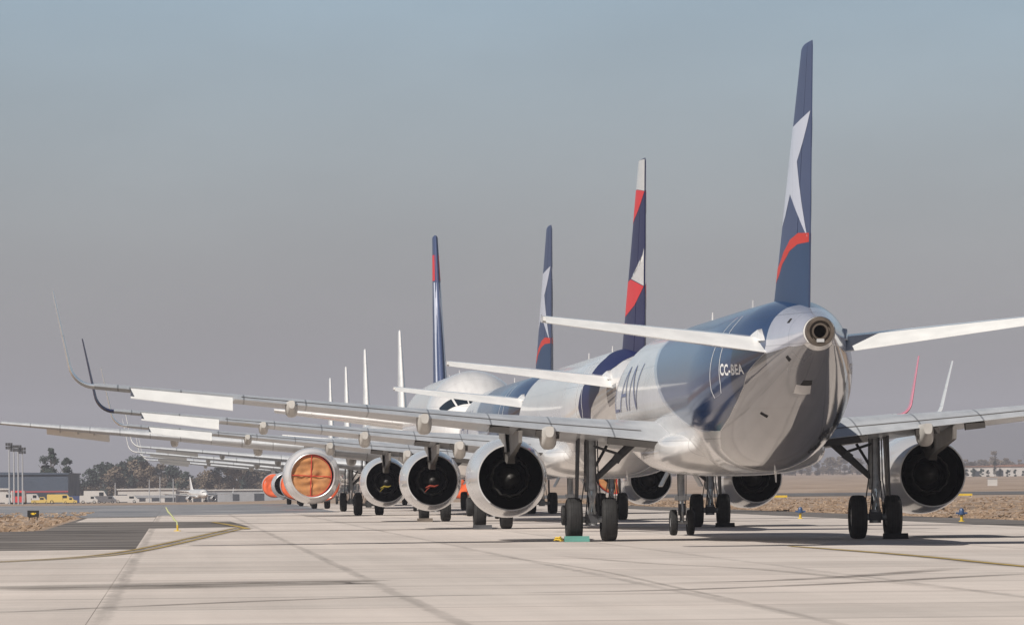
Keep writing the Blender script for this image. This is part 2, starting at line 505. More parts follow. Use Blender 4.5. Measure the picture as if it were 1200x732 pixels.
def fin_geo(fn, z):
    k = (z - fn['z0']) / (fn['z1'] - fn['z0'])
    return fn['le0'] + (fn['le1'] - fn['le0']) * k, fn['te0'] + (fn['te1'] - fn['te0']) * k
def foil_t(t, x): return 5 * t * (0.2969 * math.sqrt(max(x, 0)) - 0.126 * x - 0.3516 * x * x + 0.2843 * x ** 3 - 0.1036 * x ** 4)
def fin_pt(fn, c, z, side, off):
    le, te = fin_geo(fn, z); ch = le - te
    return (side * (foil_t(fn['t'], c) * ch + off + 0.012), le - c * ch, z)

def fin_mb(fn, c0, c1):
    m = MB(); rings = []
    zs = [fn['z0'] + (fn['z1'] - 0.12 - fn['z0']) * i / 14 for i in range(15)] + [fn['z1'] - 0.05, fn['z1']]
    n = 18
    for i, z in enumerate(zs):
        sh = 1.0 if i < 15 else (0.75 if i == 15 else 0.35)
        cs = [c0 + (c1 - c0) * (j / n) ** (1.8 if c0 == 0 else 1) for j in range(n + 1)]
        a = [fin_pt(fn, c, z, 1, 0) for c in cs]; b = [fin_pt(fn, c, z, -1, 0) for c in reversed(cs)]
        rings.append([(p[0] * sh, p[1] - (0.25 * (1 - sh) if c0 == 0 else 0) * 0, p[2]) for p in a + b])
    m.grid(rings, True, True, True)
    return m

def dorsal_mb(fn):
    m = MB(); rings = []
    for i in range(9):
        s = i / 8; y = fn['le0'] + 3.2 - s * 4.0; h = 0.62 * s ** 1.7; w = 0.05 + 0.22 * s
        rings.append([(-w, y, fn['z0'] - .2), (-w * .5, y, fn['z0'] + 0.20 + h * .6), (0, y, fn['z0'] + 0.28 + h), (w * .5, y, fn['z0'] + .20 + h * .6), (w, y, fn['z0'] - .2)])
    m.grid(rings, False, False, False)
    return m

def hstab_mb(hs, side, c0, c1, ang=0.0):
    m = MB(); rings = []; n = 12
    for i in range(13):
        k = i / 12; y = hs['y0'] + (hs['y1'] - hs['y0']) * k
        if c0 > 0: y = hs['y0'] + 0.25 + (hs['y1'] - hs['y0'] - 0.30) * k
        kk = (y - hs['y0']) / (hs['y1'] - hs['y0'])
        le = hs['le0'] + (hs['le1'] - hs['le0']) * kk; te = hs['te0'] + (hs['te1'] - hs['te0']) * kk
        z = hs['z0'] + hs['dz'] * kk; ch = le - te
        cs = [c0 + (c1 - c0) * (j / n) ** (1.8 if c0 == 0 else 1) for j in range(n + 1)]
        up = [(c, foil_t(hs['t'], c) + 0.003) for c in cs]; lo = [(c, -foil_t(hs['t'], c) - 0.003) for c in reversed(cs)]
        ring = []
        for c, zz in up + lo:
            px, pz = (c - c0) * ch, zz * ch
            if ang: px, pz = px * math.cos(ang) + pz * math.sin(ang) * .3, pz - px * math.sin(ang)
            ring.append((side * y, le - c0 * ch - px, z + pz))
        rings.append(ring)
    m.grid(rings, True, True, True)
    return m

def belly_mb(S):
    y0, y1, w, zb, zt = S['fair_belly']; m = MB(); rings = []; n = 36
    for i in range(25):
        s = i / 24; y = y0 + (y1 - y0) * s
        e = (1 - abs(2 * s - 1) ** 3.2) ** 0.5
        ring = []
        for k in range(n):
            a = 2 * PI * k / n; ca, sa = math.cos(a), math.sin(a)
            zc, hh = (zt + zb) / 2 + (1 - e) * 0.35, (zt - zb) / 2 * e
            ring.append((w * (0.35 + .65 * e) * math.copysign(abs(ca) ** .8, ca), y, zc + hh * math.copysign(abs(sa) ** .8, sa)))
        rings.append(ring)
    m.grid(rings, True, True, True)
    return m

def wheel_mb(r, w, side=1):
    """tyre with four tread grooves (mi 0) and rim (mi 1); axis x"""
    m = MB(); h = w / 2
    pr = [(-h * .72, r * .56), (-h * .98, r * .68), (-h, r * .80), (-h * .88, r * .92), (-h * .70, r * .975)]
    tread = []
    for i, gx in enumerate((-0.45, -0.15, 0.15, 0.45)):
        for dx, dr in ((-0.035, 0), (-0.03, -0.014), (0.03, -0.014), (0.035, 0)):
            tread.append((h * (gx + dx), r * (0.998 - 0.02 * abs(gx)) + dr))
    pr += tread + [(-a, b) for a, b in reversed(pr)]
    m.rev(pr, 'x', (0, 0, 0), 40, 0)
    m.rev([(-h * .72, r * .56), (-h * .62, r * .50), (-h * .40, r * .44), (-h * .35, r * .22), (-h * .75, r * .18), (-h * .8, 0.001)], 'x', (0, 0, 0), 32, 1)
    m.rev([(h * .72, r * .56), (h * .62, r * .50), (h * .40, r * .44), (h * .35, r * .22), (h * .75, r * .18), (h * .8, 0.001)], 'x', (0, 0, 0), 32, 1)
    return m

def main_strut_mb(S, side):
    m = MB(); x = side * S['gy']; r = S['wr']; zt = S['wz'](S['gy']) - 0.05
    lean = 0.0
    m.tube([(x, 0.15, zt + .1), (x, 0.05, r + 0.85)], 0.15, 16, 0)
    m.tube([(x, 0.05, r + 0.95), (x, 0.02, r + 0.75)], 0.175, 16, 0)
    m.tube([(x, 0.03, r + 0.8), (x, 0, r + 0.12)], 0.095, 14, 1)
    m.tube([(x, 0, r - .16), (x, 0, r + .20)], 0.16, 14, 0)
    if S['bogie']:
        m.box((x, 0, r), (0.26, S['bogie'] * 2 + .2, 0.26), None, 0)
        for b in (-1, 1): m.tube([(x - S['ws'] - .2, b * S['bogie'], r), (x + S['ws'] + .2, b * S['bogie'], r)], 0.08, 10, 0)
    else:
        m.tube([(x - S['ws'] - S['ww'] * .3, 0, r), (x + S['ws'] + S['ww'] * .3, 0, r)], 0.09, 12, 0)
    # hoses and brake lines
    for k, (dx, dy) in enumerate(((0.17, -0.1), (-0.17, -0.12), (0.1, -0.2), (-.08, -.19))):
        m.tube([(x + dx, dy, zt - .1), (x + dx * 1.1, dy - .03, r + 1.0), (x + dx * 1.5, dy - .05, r + 0.55), (x + dx * 1.9, dy + .02, r + .12)], 0.018, 6, 2)
    m.box((x, -0.12, r + 0.02), (0.34, 0.12, 0.22), None, 2)
    return m
def brace_mb(S, side):
    m = MB(); x = side * S['gy']; r = S['wr']; zt = S['wz'](S['gy']) - 0.1
    p0 = Vector((x - side * .1, 0.05, r + 1.05)); p1 = Vector((x - side * 1.28, 0.25, zt + .02))
    mid = p0.lerp(p1, 0.52)
    m.tube([p0, mid], [0.075, 0.10], 8, 0); m.tube([mid, p1], [0.11, 0.12], 8, 0)
    for d in (-.07, .07):
        m.tube([(x - side * .05, 0.1 + d, zt - .18), mid.lerp(p1, .1) + Vector((0, d, .05))], 0.035, 8, 0)
    m.box(mid, (0.22, 0.22, 0.22), Matrix.Rotation(.6, 3, 'Y'), 0)
    m.box((x - side * 0.78, 0.2, zt - .03), (1.25, 0.22, 0.16), Matrix.Rotation(-side * R(6), 3, 'Y'), 0)
    m.tube([p0 + Vector((0, .15, .3)), p0 + Vector((-side * .35, .3, .9))], 0.04, 6, 0)
    return m
def torque_mb(S, side):
    m = MB(); x = side * S['gy']; r = S['wr']
    a = Vector((x, -0.12, r + .82)); b = Vector((x, -0.42, r + .47)); c = Vector((x, -0.1, r + .1))
    for d in (-.09, .09):
        o = Vector((d, 0, 0))
        m.tube([a + o, b + o * .3], [0.045, 0.035], 8); m.tube([b + o * .3, c + o], [0.035, 0.045], 8)
    return m
def gdoor_mb(S, side):
    m = MB(); x = side * (S['gy'] + 0.30); r = S['wr']; zt = S['wz'](S['gy']) - 0.02
    rings = []
    for i in range(5):
        s = i / 4; z = zt - s * (zt - r - 0.55)
        rings.append([(x + side * .05 * s, 0.75 - .2 * s, z), (x + side * (.05 * s + .05), 0.75 - .2 * s, z), (x + side * (.05 * s + .05), -.30 + .1 * s, z), (x + side * .05 * s, -.30 + .1 * s, z)])
    m.grid(rings, True, True, True)
    return m
def nose_strut_mb(S):
    m = MB(); r = S['nwr']; zt = S['zc'] - S['H'] + .25
    m.tube([(0, 0.15, zt), (0, 0.02, r + .62)], 0.10, 12, 0); m.tube([(0, 0.03, r + .7), (0, 0, r)], 0.062, 12, 1)
    m.box((0, -.03, r + .72), (0.42, 0.2, 0.14), None, 0)
    m.box((0, -.06, r + .38), (0.22, 0.16, 0.34), None, 2)
    m.tube([(-S['nws'] - .08, 0, r), (S['nws'] + .08, 0, r)], 0.06, 10, 0)
    m.tube([(0, 0.1, r + .8), (0, 1.2, zt)], 0.06, 8, 0)
    m.tube([(0.0, -.14, r + .6), (0, -.34, r + .33), (0, -.1, r + .08)], 0.04, 8, 0)
    for d in (-.13, .13): m.tube([(d, -.08, zt), (d * .9, -.12, r + .8), (d * .5, -.1, r + .2)], 0.015, 6, 2)
    return m
def nose_door_mb(S, side):
    m = MB(); zt = S['zc'] - S['H'] + .1
    m.box((side * .48, 0.3, zt - .22), (0.04, 1.3, 0.5), Matrix.Rotation(side * R(-28), 3, 'Y'))
    return m
def antenna_mb(h, y, z, x=0.0):
    m = MB()
    rings = [[(x - .018, y + .22, z), (x + .018, y + .22, z), (x + .018, y - .1, z), (x - .018, y - .1, z)],
             [(x - .01, y - .02, z + h), (x + .01, y - .02, z + h), (x + .01, y - .14, z + h), (x - .01, y - .14, z + h)]]
    m.grid(rings, True, True, True)
    return m

def root_fairing_mb(S, side):
    hs = S['hs']; m = MB(); z = hs['z0']
    rings = []
    for y, h in ((hs['te0'] + 2.1, .02), (hs['te0'] + 1.2, .22), (hs['te0'] + .75, .30), (hs['te0'] + .25, .10), (hs['te0'] + .12, .02)):
        x = side * (sec(S, S['gear'] - y)[0] * .96); o = side * .07
        rings.append([(x - side * .25, y, z + .06), (x - side * .25, y, z + .10 + h), (x + o * .6, y, z + .08 + h * .9), (x + o, y, z + .08)])
    m.grid(rings, True, True, True); return m
def gap_mb(S, side, frac, ya, yb, w=.022):
    """dark slit on the wing upper side at a chord fraction"""
    m = MB(); rows = []
    for i in range(25):
        y = ya + (yb - ya) * i / 24
        le, te = wing_chord(S, y); c = le - te
        k = min(1, y / S['span'][-1][0]); t = S['tc'][0] + (S['tc'][1] - S['tc'][0]) * min(1, k * 1.4)
        inc = math.tan(R(1.6 * (1 - k) - 0.2)); row = []
        for dx in (-w, w):
            x = frac + dx / c * 3
            th = 5 * t * (0.2969 * math.sqrt(x) - 0.126 * x - 0.3516 * x * x + 0.2843 * x ** 3 - 0.1015 * x ** 4)
            row.append((side * y, le - x * c, S['wz'](y) + (1 - x) * c * inc + (0.012 * 4 * x * (1 - x) + th) * c + .008))
        rows.append(row)
    m.grid(rows, False); return m
def hinge_mb(S, side, frac):
    a0, a1 = S['ail']; y = a0 + (a1 - a0) * frac; le, te = wing_chord(S, y); c = le - te; z = S['wz'](y)
    m = MB(); rings = []
    for k in range(7):
        q = k / 6; yy = le - (.60 + .22 * q) * c; h = .10 * math.sin(PI * (.12 + .76 * q)); zz = z - .10 - .02 * q - .10 * q * q
        rings.append([(side * y - .035, yy, zz + .08), (side * y + .035, yy, zz + .08), (side * y + .025, yy, zz - h), (side * y - .025, yy, zz - h)])
    m.grid(rings, True, True, True); return m
def strip2d(path, w):
    """2D polyline -> quads"""
    out = []
    for a, b in zip(path, path[1:]):
        d = Vector((b[0] - a[0], b[1] - a[1])); d.normalize(); n = Vector((-d.y, d.x)) * w / 2; e = d * w / 2
        out.append([(a[0] - e.x + n.x, a[1] - e.y + n.y), (a[0] - e.x - n.x, a[1] - e.y - n.y), (b[0] + e.x - n.x, b[1] + e.y - n.y), (b[0] + e.x + n.x, b[1] + e.y + n.y)])
    return out

def multi_decal(name, polys, fmap, du, dv):
    bm = bmesh.new()
    for p in polys:
        bm.faces.new([bm.verts.new((q[0], q[1], 0)) for q in p])
    return finish_decal(name, bm, fmap, du, dv)

def fmap_fus(S, side, off=0.006):
    return lambda u, thd: fpt(S, u, side * R(thd), off)
def fmap_fin(fn, side, off=0.006):
    return lambda c, z: fin_pt(fn, c, z, side, off)

LAN_BLUE = [(17, 0), (17.0, 35), (17.3, 50), (19.5, 67), (21.8, 81), (24.3, 94.5), (26.9, 104.7), (29.7, 113.3), (31.4, 118), (33.0, 124), (34.2, 130), (35.9, 127.5), (37.6, 122), (38.6, 116.5), (39.35, 107),
            (41.2, 98), (41.4, 88), (41.37, 71), (41.2, 47), (41.1, 24.5), (41.4, 0)]
LAN_GREY = [(41.2, 98.6), (39.4, 107.5), (38.65, 117), (37.65, 122.5), (35.9, 128), (34.2, 130.6), (32.6, 140), (31.9, 155), (31.8, 180), (44.2, 180), (44.2, 130), (43.2, 108)]
LAN_CONE = [(41.405, 0), (41.105, 24.5), (41.205, 47), (41.375, 71), (41.405, 88), (41.205, 98), (43.2, 107.4), (44.2, 129), (44.46, 129), (44.46, 0)]
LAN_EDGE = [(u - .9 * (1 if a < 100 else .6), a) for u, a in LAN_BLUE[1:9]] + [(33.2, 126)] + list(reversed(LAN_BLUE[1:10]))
IND_BAND = [(35.5, 0), (36.8, 20), (37.9, 38), (37.4, 64), (36.4, 77), (35.9, 95), (36.1, 115), (36.9, 124), (37.9, 106), (39.4, 93), (40.0, 71), (41.2, 55), (41.9, 31), (42.1, 0)]
CONE_GREY = [(40.6, 92), (41.8, 92), (41.7, 122), (40.2, 122)]
STAR = [(.97, 10.15), (.385, 9.06), (.93, 7.24), (.2, 8.34), (.03, 7.62), (.004, 9.06), (.004, 9.9), (.45, 10.02)]
ARC = [(.985, 7.12), (.6, 7.12), (.35, 7.0), (.15, 6.72), (.02, 6.3), (.02, 6.66), (.15, 7.0), (.33, 7.26), (.6, 7.38), (.985, 7.33)]
IND_FIN = {'coral': [[(.004, 10.85), (.985, 10.72), (.70, 10.45), (.40, 10.15), (.15, 9.95), (0, 9.8)], [(.2, 8.05), (.985, 7.75), (.5, 7.2), (.05, 6.9), (.004, 8.0)]],
           'white_cap': [[(.004, 11.72), (.985, 11.72), (.985, 10.73), (.004, 10.86)]],
           'white_wedge': [[(.985, 8.95), (.82, 8.55), (.5, 8.25), (.22, 8.07), (.985, 7.77)]]}
WIDE_FIN = {'coral': [[(.004, 14.7), (.55, 14.7), (.45, 13.2), (.004, 13.2)]],
            'pale_edge': [[(.004, 13.1), (.13, 13.1), (.10, 6.9), (.004, 6.9)], [(.3, 10.2), (.55, 12.4), (.9, 11.8)]]}

def pc(p):
    if p < .02: return .004
    xs = [(.02, .15), (.07, .3), (.27, .5), (.53, .7), (.755, .85), (1, 1)]
    for a, b in zip(xs, xs[1:]):
        if p <= b[0]: return a[1] + (b[1] - a[1]) * (p - a[0]) / (b[0] - a[0])
    return 1
def warp(poly):
    out = []
    for a, b in zip(poly, poly[1:] + poly[:1]):
        for j in range(6):
            k = j / 6; out.append((pc(a[0] + (b[0] - a[0]) * k), a[1] + (b[1] - a[1]) * k))
    return out
FBASE = warp([(0, 5.6), (1, 5.6), (1, 7.12), (.6, 7.12), (.35, 7.0), (.15, 6.72), (0.0, 6.3)])
STAR = warp(STAR); ARC = warp(ARC)
IND_FIN = {k: [warp(p) for p in v] for k, v in IND_FIN.items()}
def door_path(u0, u1, a0, a1):
    c = 0.18; ca = 7
    return [(u0 + c, a0), (u1 - c, a0), (u1, a0 + ca), (u1, a1 - ca), (u1 - c, a1), (u0 + c, a1), (u0, a1 - ca), (u0, a0 + ca), (u0 + c, a0)]

def aircraft(S, lat, t, livery, label, group=None, flip=False, detail=2, cat='airliner', fin_m=None):
    x, y = lw(lat, t)
    root = empty('parked_airliner', (x, y, 0.012), HEAD + (PI if flip else 0))
    tag(root, label, cat, group)
    I = S['id']
    fus = part('fuselage', I + 'fus', lambda: fuselage_mb(S), M_white, root)
    part('belly_fairing', I + 'belly', lambda: belly_mb(S), M_white, root)
    part('tail_exhaust', I + 'apu', lambda: apu_mb(S), [M_apu, M_black, M_rim], root)
    fn = S['fin']; hs = S['hs']
    fm = {'star': M_finblue, 'coral': M_indigo, 'wide': M_finblue, 'plain': M_white}[livery]
    fin = part('tail_fin', I + 'fin', lambda: fin_mb(fn, 0, 0.72), fm, root)
    part('rudder', I + 'rud', lambda: fin_mb(fn, 0.735, 1.0), fm, fin)
    part('dorsal_fillet', I + 'dors', lambda: dorsal_mb(fn), M_blue if livery in ('star', 'wide') else (M_indigo if livery == 'coral' else M_white), fin)
    for side in (-1, 1):
        sd = 'l' if side < 0 else 'r'
        h = part('tailplane', I + 'hs' + sd, lambda: hstab_mb(hs, side, 0, 0.70), M_white, root)
        part('elevator', I + 'el' + sd, lambda: hstab_mb(hs, side, 0.705, 1.0, R(13)), M_aileron, h)
        w = part('wing', I + 'wing' + sd, lambda: wing_mb(S, side), M_wing, root)
        part('aileron', I + 'ail' + sd, lambda: aileron_mb(S, side, R(30)), M_aileron, w)
        wl = part('winglet', I + 'wl' + sd, lambda: winglet_mb(S, side), {'wide': M_pink, 'coral': M_indigo}.get(livery, M_white), w)
        for i, (fy, ln) in enumerate(S['fair']):
            part('flap_track_fairing', I + 'ftf%d' % i + sd, lambda: canoe_mb(S, fy, ln, side), M_wingdirty, w)
        part('spoiler_gap', I + 'gap' + sd, lambda: gap_mb(S, side, .80, S['R'] + .5, S['ail'][0] - .2), M_seam, w)
        if detail >= 2:
            for i, fr in enumerate((.25, .5, .78)):
                part('hinge_fairing', I + 'hf%d' % i + sd, lambda: hinge_mb(S, side, fr), M_wingdirty, w)
            ey = S['eng']['y']
            for i, (cy, cw) in enumerate(((ey - .72, .62), (ey + .55, .52), (S['gy'] - 1.0, 1.3))):
                part('flap_recess_shade', I + 'cav%d' % i + sd, lambda: cavity_mb(S, cy, cw, side), M_cavity, w)
        E = S['eng']
        eng = part('engine', I + 'cowl' + sd, lambda: cowl_mb(S, side), [M_nacelle, M_polished], root, (side * E['y'], E['y0'], E['z']))
        eng.rotation_euler = (0, 0, side * R(0.8))
        part('exhaust_nozzle', I + 'noz', lambda: nozzle_mb(S), [M_soot, M_plug, M_black], eng)
        part('exhaust_plug', I + 'plug', lambda: plug_mb(S), M_plug, eng)
        part('fan', I + 'fan', lambda: fan_mb(S), [M_soot, M_plug], eng)
        part('pylon', I + 'pyl' + sd, lambda: pylon_mb(S, side), M_pylon, w)
        g = part('main_gear', I + 'mg' + sd, lambda: main_strut_mb(S, side), [M_gear, M_chrome, M_gearin], root)
        part('side_brace', I + 'br' + sd, lambda: brace_mb(S, side), M_gearin, g)
        part('torque_link', I + 'tl' + sd, lambda: torque_mb(S, side), M_gear, g)
        part('gear_door', I + 'gd' + sd, lambda: gdoor_mb(S, side), M_gearin, g)
        for wx in (-1, 1):
            for by in ((-1, 1) if S['bogie'] else (0,)):
                part('wheel', I + 'mw', lambda: wheel_mb(S['wr'], S['ww']), [M_tyre, M_rim], g, (side * S['gy'] + wx * S['ws'], by * S['bogie'], S['wr']))
    ng = part('nose_gear', I + 'ng', lambda: nose_strut_mb(S), [M_gear, M_chrome, M_gearin], root, (0, S['noseg'], 0))
    for wx in (-1, 1):
        part('wheel', I + 'nw', lambda: wheel_mb(S['nwr'], S['nww']), [M_tyre, M_rim], ng, (wx * S['nws'], 0, S['nwr']))
        part('gear_door', I + 'nd%d' % wx, lambda: nose_door_mb(S, wx), M_gear, ng)
    ztop = S['zc'] + S['H']
    if detail >= 2:
        for i, (ay, ah) in enumerate(((-6.0, .30), (6.0, .32))):
            part('blade_antenna', I + 'ant%d' % i, lambda: antenna_mb(ah, ay, ztop - .02), M_white, root)
        part('drain_mast', I + 'drain', lambda: antenna_mb(-.28, -9.2, sec(S, S['gear'] + 9.2)[2] + .02, 0.25), M_white, root)
    # cockpit windows
    for sd in (-1, 1):
        for i, (th0, th1, b0, b1, t0, t1) in enumerate(((2, 17, 1.45, 1.52, 2.15, 2.25), (19, 37, 1.53, 1.75, 2.27, 2.55), (40, 62, 1.82, 2.25, 2.62, 3.05))):
            k = S['nose'] / 6.5
            poly = [(b0 * k, th0), (b1 * k, th1), (t1 * k, th1), (t0 * k, th0)]
            part('cockpit_window', I + 'cw%d%d' % (i, sd), lambda: sheet_decal('cockpit_window', poly, fmap_fus(S, sd, 0.012), .2, 5), M_glass, fus)
    if S is SPEC_A:
        for sd in (-1, 1):
            part('root_fairing', I + 'rf%d' % sd, lambda: root_fairing_mb(S, sd), M_white, root)
        part('access_hatch', I + 'hatch', lambda: sheet_decal('access_hatch', [(40.9, 166), (41.6, 164), (41.6, 186), (40.9, 188)], fmap_fus(S, -1, .012), .2, 4), M_nacelle, fus)
        part('outflow_vent', I + 'vent', lambda: sheet_decal('outflow_vent', [(41.62, 170), (42.0, 172), (42.0, 186), (41.62, 187)], fmap_fus(S, -1, .010), .2, 4), M_black, fus)
        for i, (uu, aa) in enumerate(((42.8, 129), (42.9, 52), (38.3, 150))):
            part('drain_port', I + 'dp%d' % i, lambda: sheet_decal('drain_port', [(uu - .09, aa - 7 + 3 * (i == 2)), (uu + .09, aa - 7 + 3 * (i == 2)), (uu + .12, aa + 4), (uu - .10, aa + 4)], fmap_fus(S, -1, .012), .2, 4), M_black, fus)
    dS = S['L'] - 44.51
    for sd in (-1, 1):
        k = 'l' if sd < 0 else 'r'
        if livery == 'star':
            part('blue_tail_band', I + 'bb' + k, lambda: sheet_decal('blue_tail_band', LAN_BLUE, fmap_fus(S, sd), .5, 5), M_blue, fus)
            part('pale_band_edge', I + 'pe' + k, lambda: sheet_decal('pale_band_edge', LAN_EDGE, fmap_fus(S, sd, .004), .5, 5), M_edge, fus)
            part('grey_belly_panel', I + 'gb' + k, lambda: sheet_decal('grey_belly_panel', LAN_GREY, fmap_fus(S, sd), .5, 5), M_belly, fus)
            part('tail_cone_panel', I + 'tc' + k, lambda: sheet_decal('tail_cone_panel', LAN_CONE, fmap_fus(S, sd), .5, 5), M_cone, fus)
            part('star_emblem', I + 'st' + k, lambda: sheet_decal('star_emblem', STAR, fmap_fin(fn, sd), .06, .5), M_star, fin)
            part('blue_fin_base', I + 'fb' + k, lambda: sheet_decal('blue_fin_base', FBASE, fmap_fin(fn, sd, .004), .06, .5), M_finbase, fin)
            part('red_arc', I + 'ar' + k, lambda: sheet_decal('red_arc', ARC, fmap_fin(fn, sd), .06, .5), M_red, fin)
            if sd < 0: tm = lambda a, b: fpt(S, 5.6 + a, -(R(97) - b / 2.02), .012)
            else: tm = lambda a, b: fpt(S, 13.6 - a, (R(97) - b / 2.02), .012)
            part('airline_title', I + 'ti' + k, lambda: text_decal('airline_title', 'LAN', 1.30, 2.4, tm, .3, .12), M_bluemark, fus)
        if livery == 'coral':
            part('indigo_tail_band', I + 'ib' + k, lambda: sheet_decal('indigo_tail_band', IND_BAND, fmap_fus(S, sd), .5, 5), M_indigo, fus)
            part('grey_cone_panel', I + 'cg' + k, lambda: sheet_decal('grey_cone_panel', CONE_GREY, fmap_fus(S, sd), .5, 5), M_belly, fus)
            for nm, mm in (('coral', M_coral), ('white_cap', M_white), ('white_wedge', M_white)):
                part(nm + '_patch', I + nm + k, lambda: multi_decal(nm, IND_FIN[nm], fmap_fin(fn, sd), .06, .5), mm, fin)
        if livery == 'wide':
            for nm, mm in (('coral', M_coral), ('pale_edge', M_star)):
                part(nm + '_patch', I + nm + k, lambda: multi_decal(nm, WIDE_FIN[nm], fmap_fin(fn, sd), .06, .5), mm, fin)
        if livery in ('star', 'coral'):
            part('door_outline', I + 'do' + livery + k, lambda: multi_decal('door_outline', [q for q in strip2d(door_path(35.35, 36.55, 38, 108), 0.06)], fmap_fus(S, sd, .010), .2, 4), M_marking, fus)
    return root, fus

GJ = 'airliners parked in one long row on the taxiway'
p1, fus1 = aircraft(SPEC_A, 14.85, 165.4, 'star', 'nearest blue and white airliner with large star on its fin and marked CC-BEA', GJ)
p2, fus2 = aircraft(SPEC_A, 14.85, 216.8, 'coral', 'second airliner in the row with coral and indigo fin, just beyond the nearest jet', GJ)
p3, fus3 = aircraft(SPEC_A, 14.9, 266.6, 'star', 'third airliner in the row, blue star fin standing left of the coral and indigo one', GJ)
p4, fus4 = aircraft(SPEC_C, 15.0, 333.6, 'wide', 'large widebody jet facing the camera with a tan covered engine intake', GJ, True)
FAR = [(391, 14.8, 'white airliner facing the camera directly behind the widebody, tallest of the plain white fins'),
       (446, 14.2, 'white airliner facing the camera, second of the four plain white fins from the right'),
       (512, 14.6, 'white airliner facing the camera, third of the four plain white fins from the right'),
       (566, 14.6, 'white airliner facing the camera at the far left end of the row, shortest white fin')]
FP = []
for d, l, lab in FAR:
    FP.append(aircraft(SPEC_B, l, (d - .8) / CA, 'plain', lab, GJ, True, 1)[0])

# registration letters on the two nearest jets (port and starboard)
def reg(S, fus, txt, h, ws, uu, th0, key):
    for sd in (-1, 1):
        if sd < 0: tm = lambda a, b: fpt(S, uu + a, -(R(th0 + 4.9 * a) - b / 1.75), .012)
        else: tm = lambda a, b: fpt(S, uu + 2.5 - a, (R(th0 + 4.9 * (2.5 - a)) - b / 1.75), .012)
        part('registration_letters', key + str(sd), lambda: text_decal('registration_letters', txt, h, ws, tm, .15, .08), M_marking, fus)
reg(SPEC_A, fus1, 'CC-BEA', 0.31, 1.62, 36.66, 94.5, 'reg1')
reg(SPEC_A, fus2, 'CC', 0.36, 1.5, 37.6, 74, 'reg2')

# ------------------------------------------------------------------ engine covers, chocks
def disc_cover(eng_root, S, side, m_main, straps, label, key, fliprot):
    E = S['eng']
    x, y = eng_root.location.x, eng_root.location.y
    rz = eng_root.rotation_euler.z
    lx, ly = side * E['y'], E['y1'] - (0.14 if straps else -0.03)
    wx = x + lx * math.cos(rz) - ly * math.sin(rz); wy = y + lx * math.sin(rz) + ly * math.cos(rz)
    root = empty('engine_cover', (wx, wy, E['z']), rz)
    tag(root, label, 'engine cover', 'canvas covers over engine intakes')
    def body():
        m = MB(); r = E['ri'] * (0.985 if straps else 1.16)
        prof = [(-0.12, r), (0.0, r)] if straps else [(-0.30, r), (0.0, r * 0.985)]
        rings = 14; pp = list(prof)
        for i in range(1, 2 * rings + 1):
            s = i / rings / 2; pp.append((0.015 + 0.03 * math.sin(9 * s) + 0.035 * (s if straps else .3), max(0.001, r * (0.985) * (1 - s))))
        m.rev(pp, 'y', (0, 0, 0), 48, 0)
        for i, v in enumerate(m.v):
            a = math.atan2(v[2], v[0]); rr = math.hypot(v[0], v[2]) / r
            if rr < .95: m.v[i] = (v[0], v[1] + 0.035 * math.sin(3 * a + 5 * rr) * rr + 0.02 * math.sin(11 * rr + 2 * math.sin(a * 2)) + (.016 * math.sin(17 * v[2] + 1.5 * math.sin(3 * v[0])) if straps else 0), v[2])
        return m
    part('canvas', key + 'body', body, m_main, root)
    if straps:
        def st(ang):
            def f():
                m = MB(); r = E['ri'] * .98; N = 12
                for i in range(N):
                    a, b = -r + 2 * r * i / N, -r + 2 * r * (i + 1) / N
                    vs = []
                    for q in (a, b):
                        for w in (-.022, .022):
                            X, Z = q * math.cos(ang) - w * math.sin(ang), q * math.sin(ang) + w * math.cos(ang)
                            vs += [(X, 0.075, Z), (X, 0.115, Z)]
                    m.add(vs, [(0, 2, 6, 4), (1, 5, 7, 3), (0, 4, 5, 1), (2, 3, 7, 6)])
                return m
            return f
        part('strap', key + 's0', st(R(3)), M_strap, root); part('strap', key + 's1', st(R(92)), M_strap, root)
        def rim():
            m = MB(); r = E['ri'] * .985
            m.rev([(0.0, r), (0.10, r), (0.12, r * .988), (0.10, r * .97), (0.02, r * .965)], 'y', (0, 0, 0), 48)
            return m
        part('edge_rope', key + 'rope', rim, M_strap, root)
    else:
        def ring():
            m = MB(); r = E['ri'] * 1.165
            m.rev([(-.28, r), (-.24, r * 1.015), (-.05, r * 1.015), (0.02, r * .97)], 'y', (0, 0, 0), 48)
            return m
        part('hem', key + 'hem', ring, M_orange, root)
    return root
disc_cover(p4, SPEC_C, 1, M_tan, True, 'tan canvas cover with crossed red straps in the widebody engine intake', 'covT', True)
disc_cover(p4, SPEC_C, -1, M_tan, True, 'tan cover in the widebody intake glimpsed behind the nearest left gear', 'covT', True)
disc_cover(FP[0], SPEC_B, 1, M_orange, False, 'bright orange engine cover peeking out at the lower right of the tan cover', 'covO', True)
disc_cover(FP[0], SPEC_B, -1, M_orange, False, 'orange engine cover under the nearest wing, right of the third jet engine', 'covO', True)
disc_cover(FP[1], SPEC_B, 1, M_orange, False, 'orange engine cover mostly hidden directly below the tan cover', 'covO', True)
disc_cover(FP[1], SPEC_B, -1, M_orange, False, 'red orange engine cover seen left of the nearest exhaust nozzle', 'covO', True)
disc_cover(FP[3], SPEC_B, 1, M_orange, False, 'leftmost orange engine cover, left of the bare dark intake', 'covO', True)

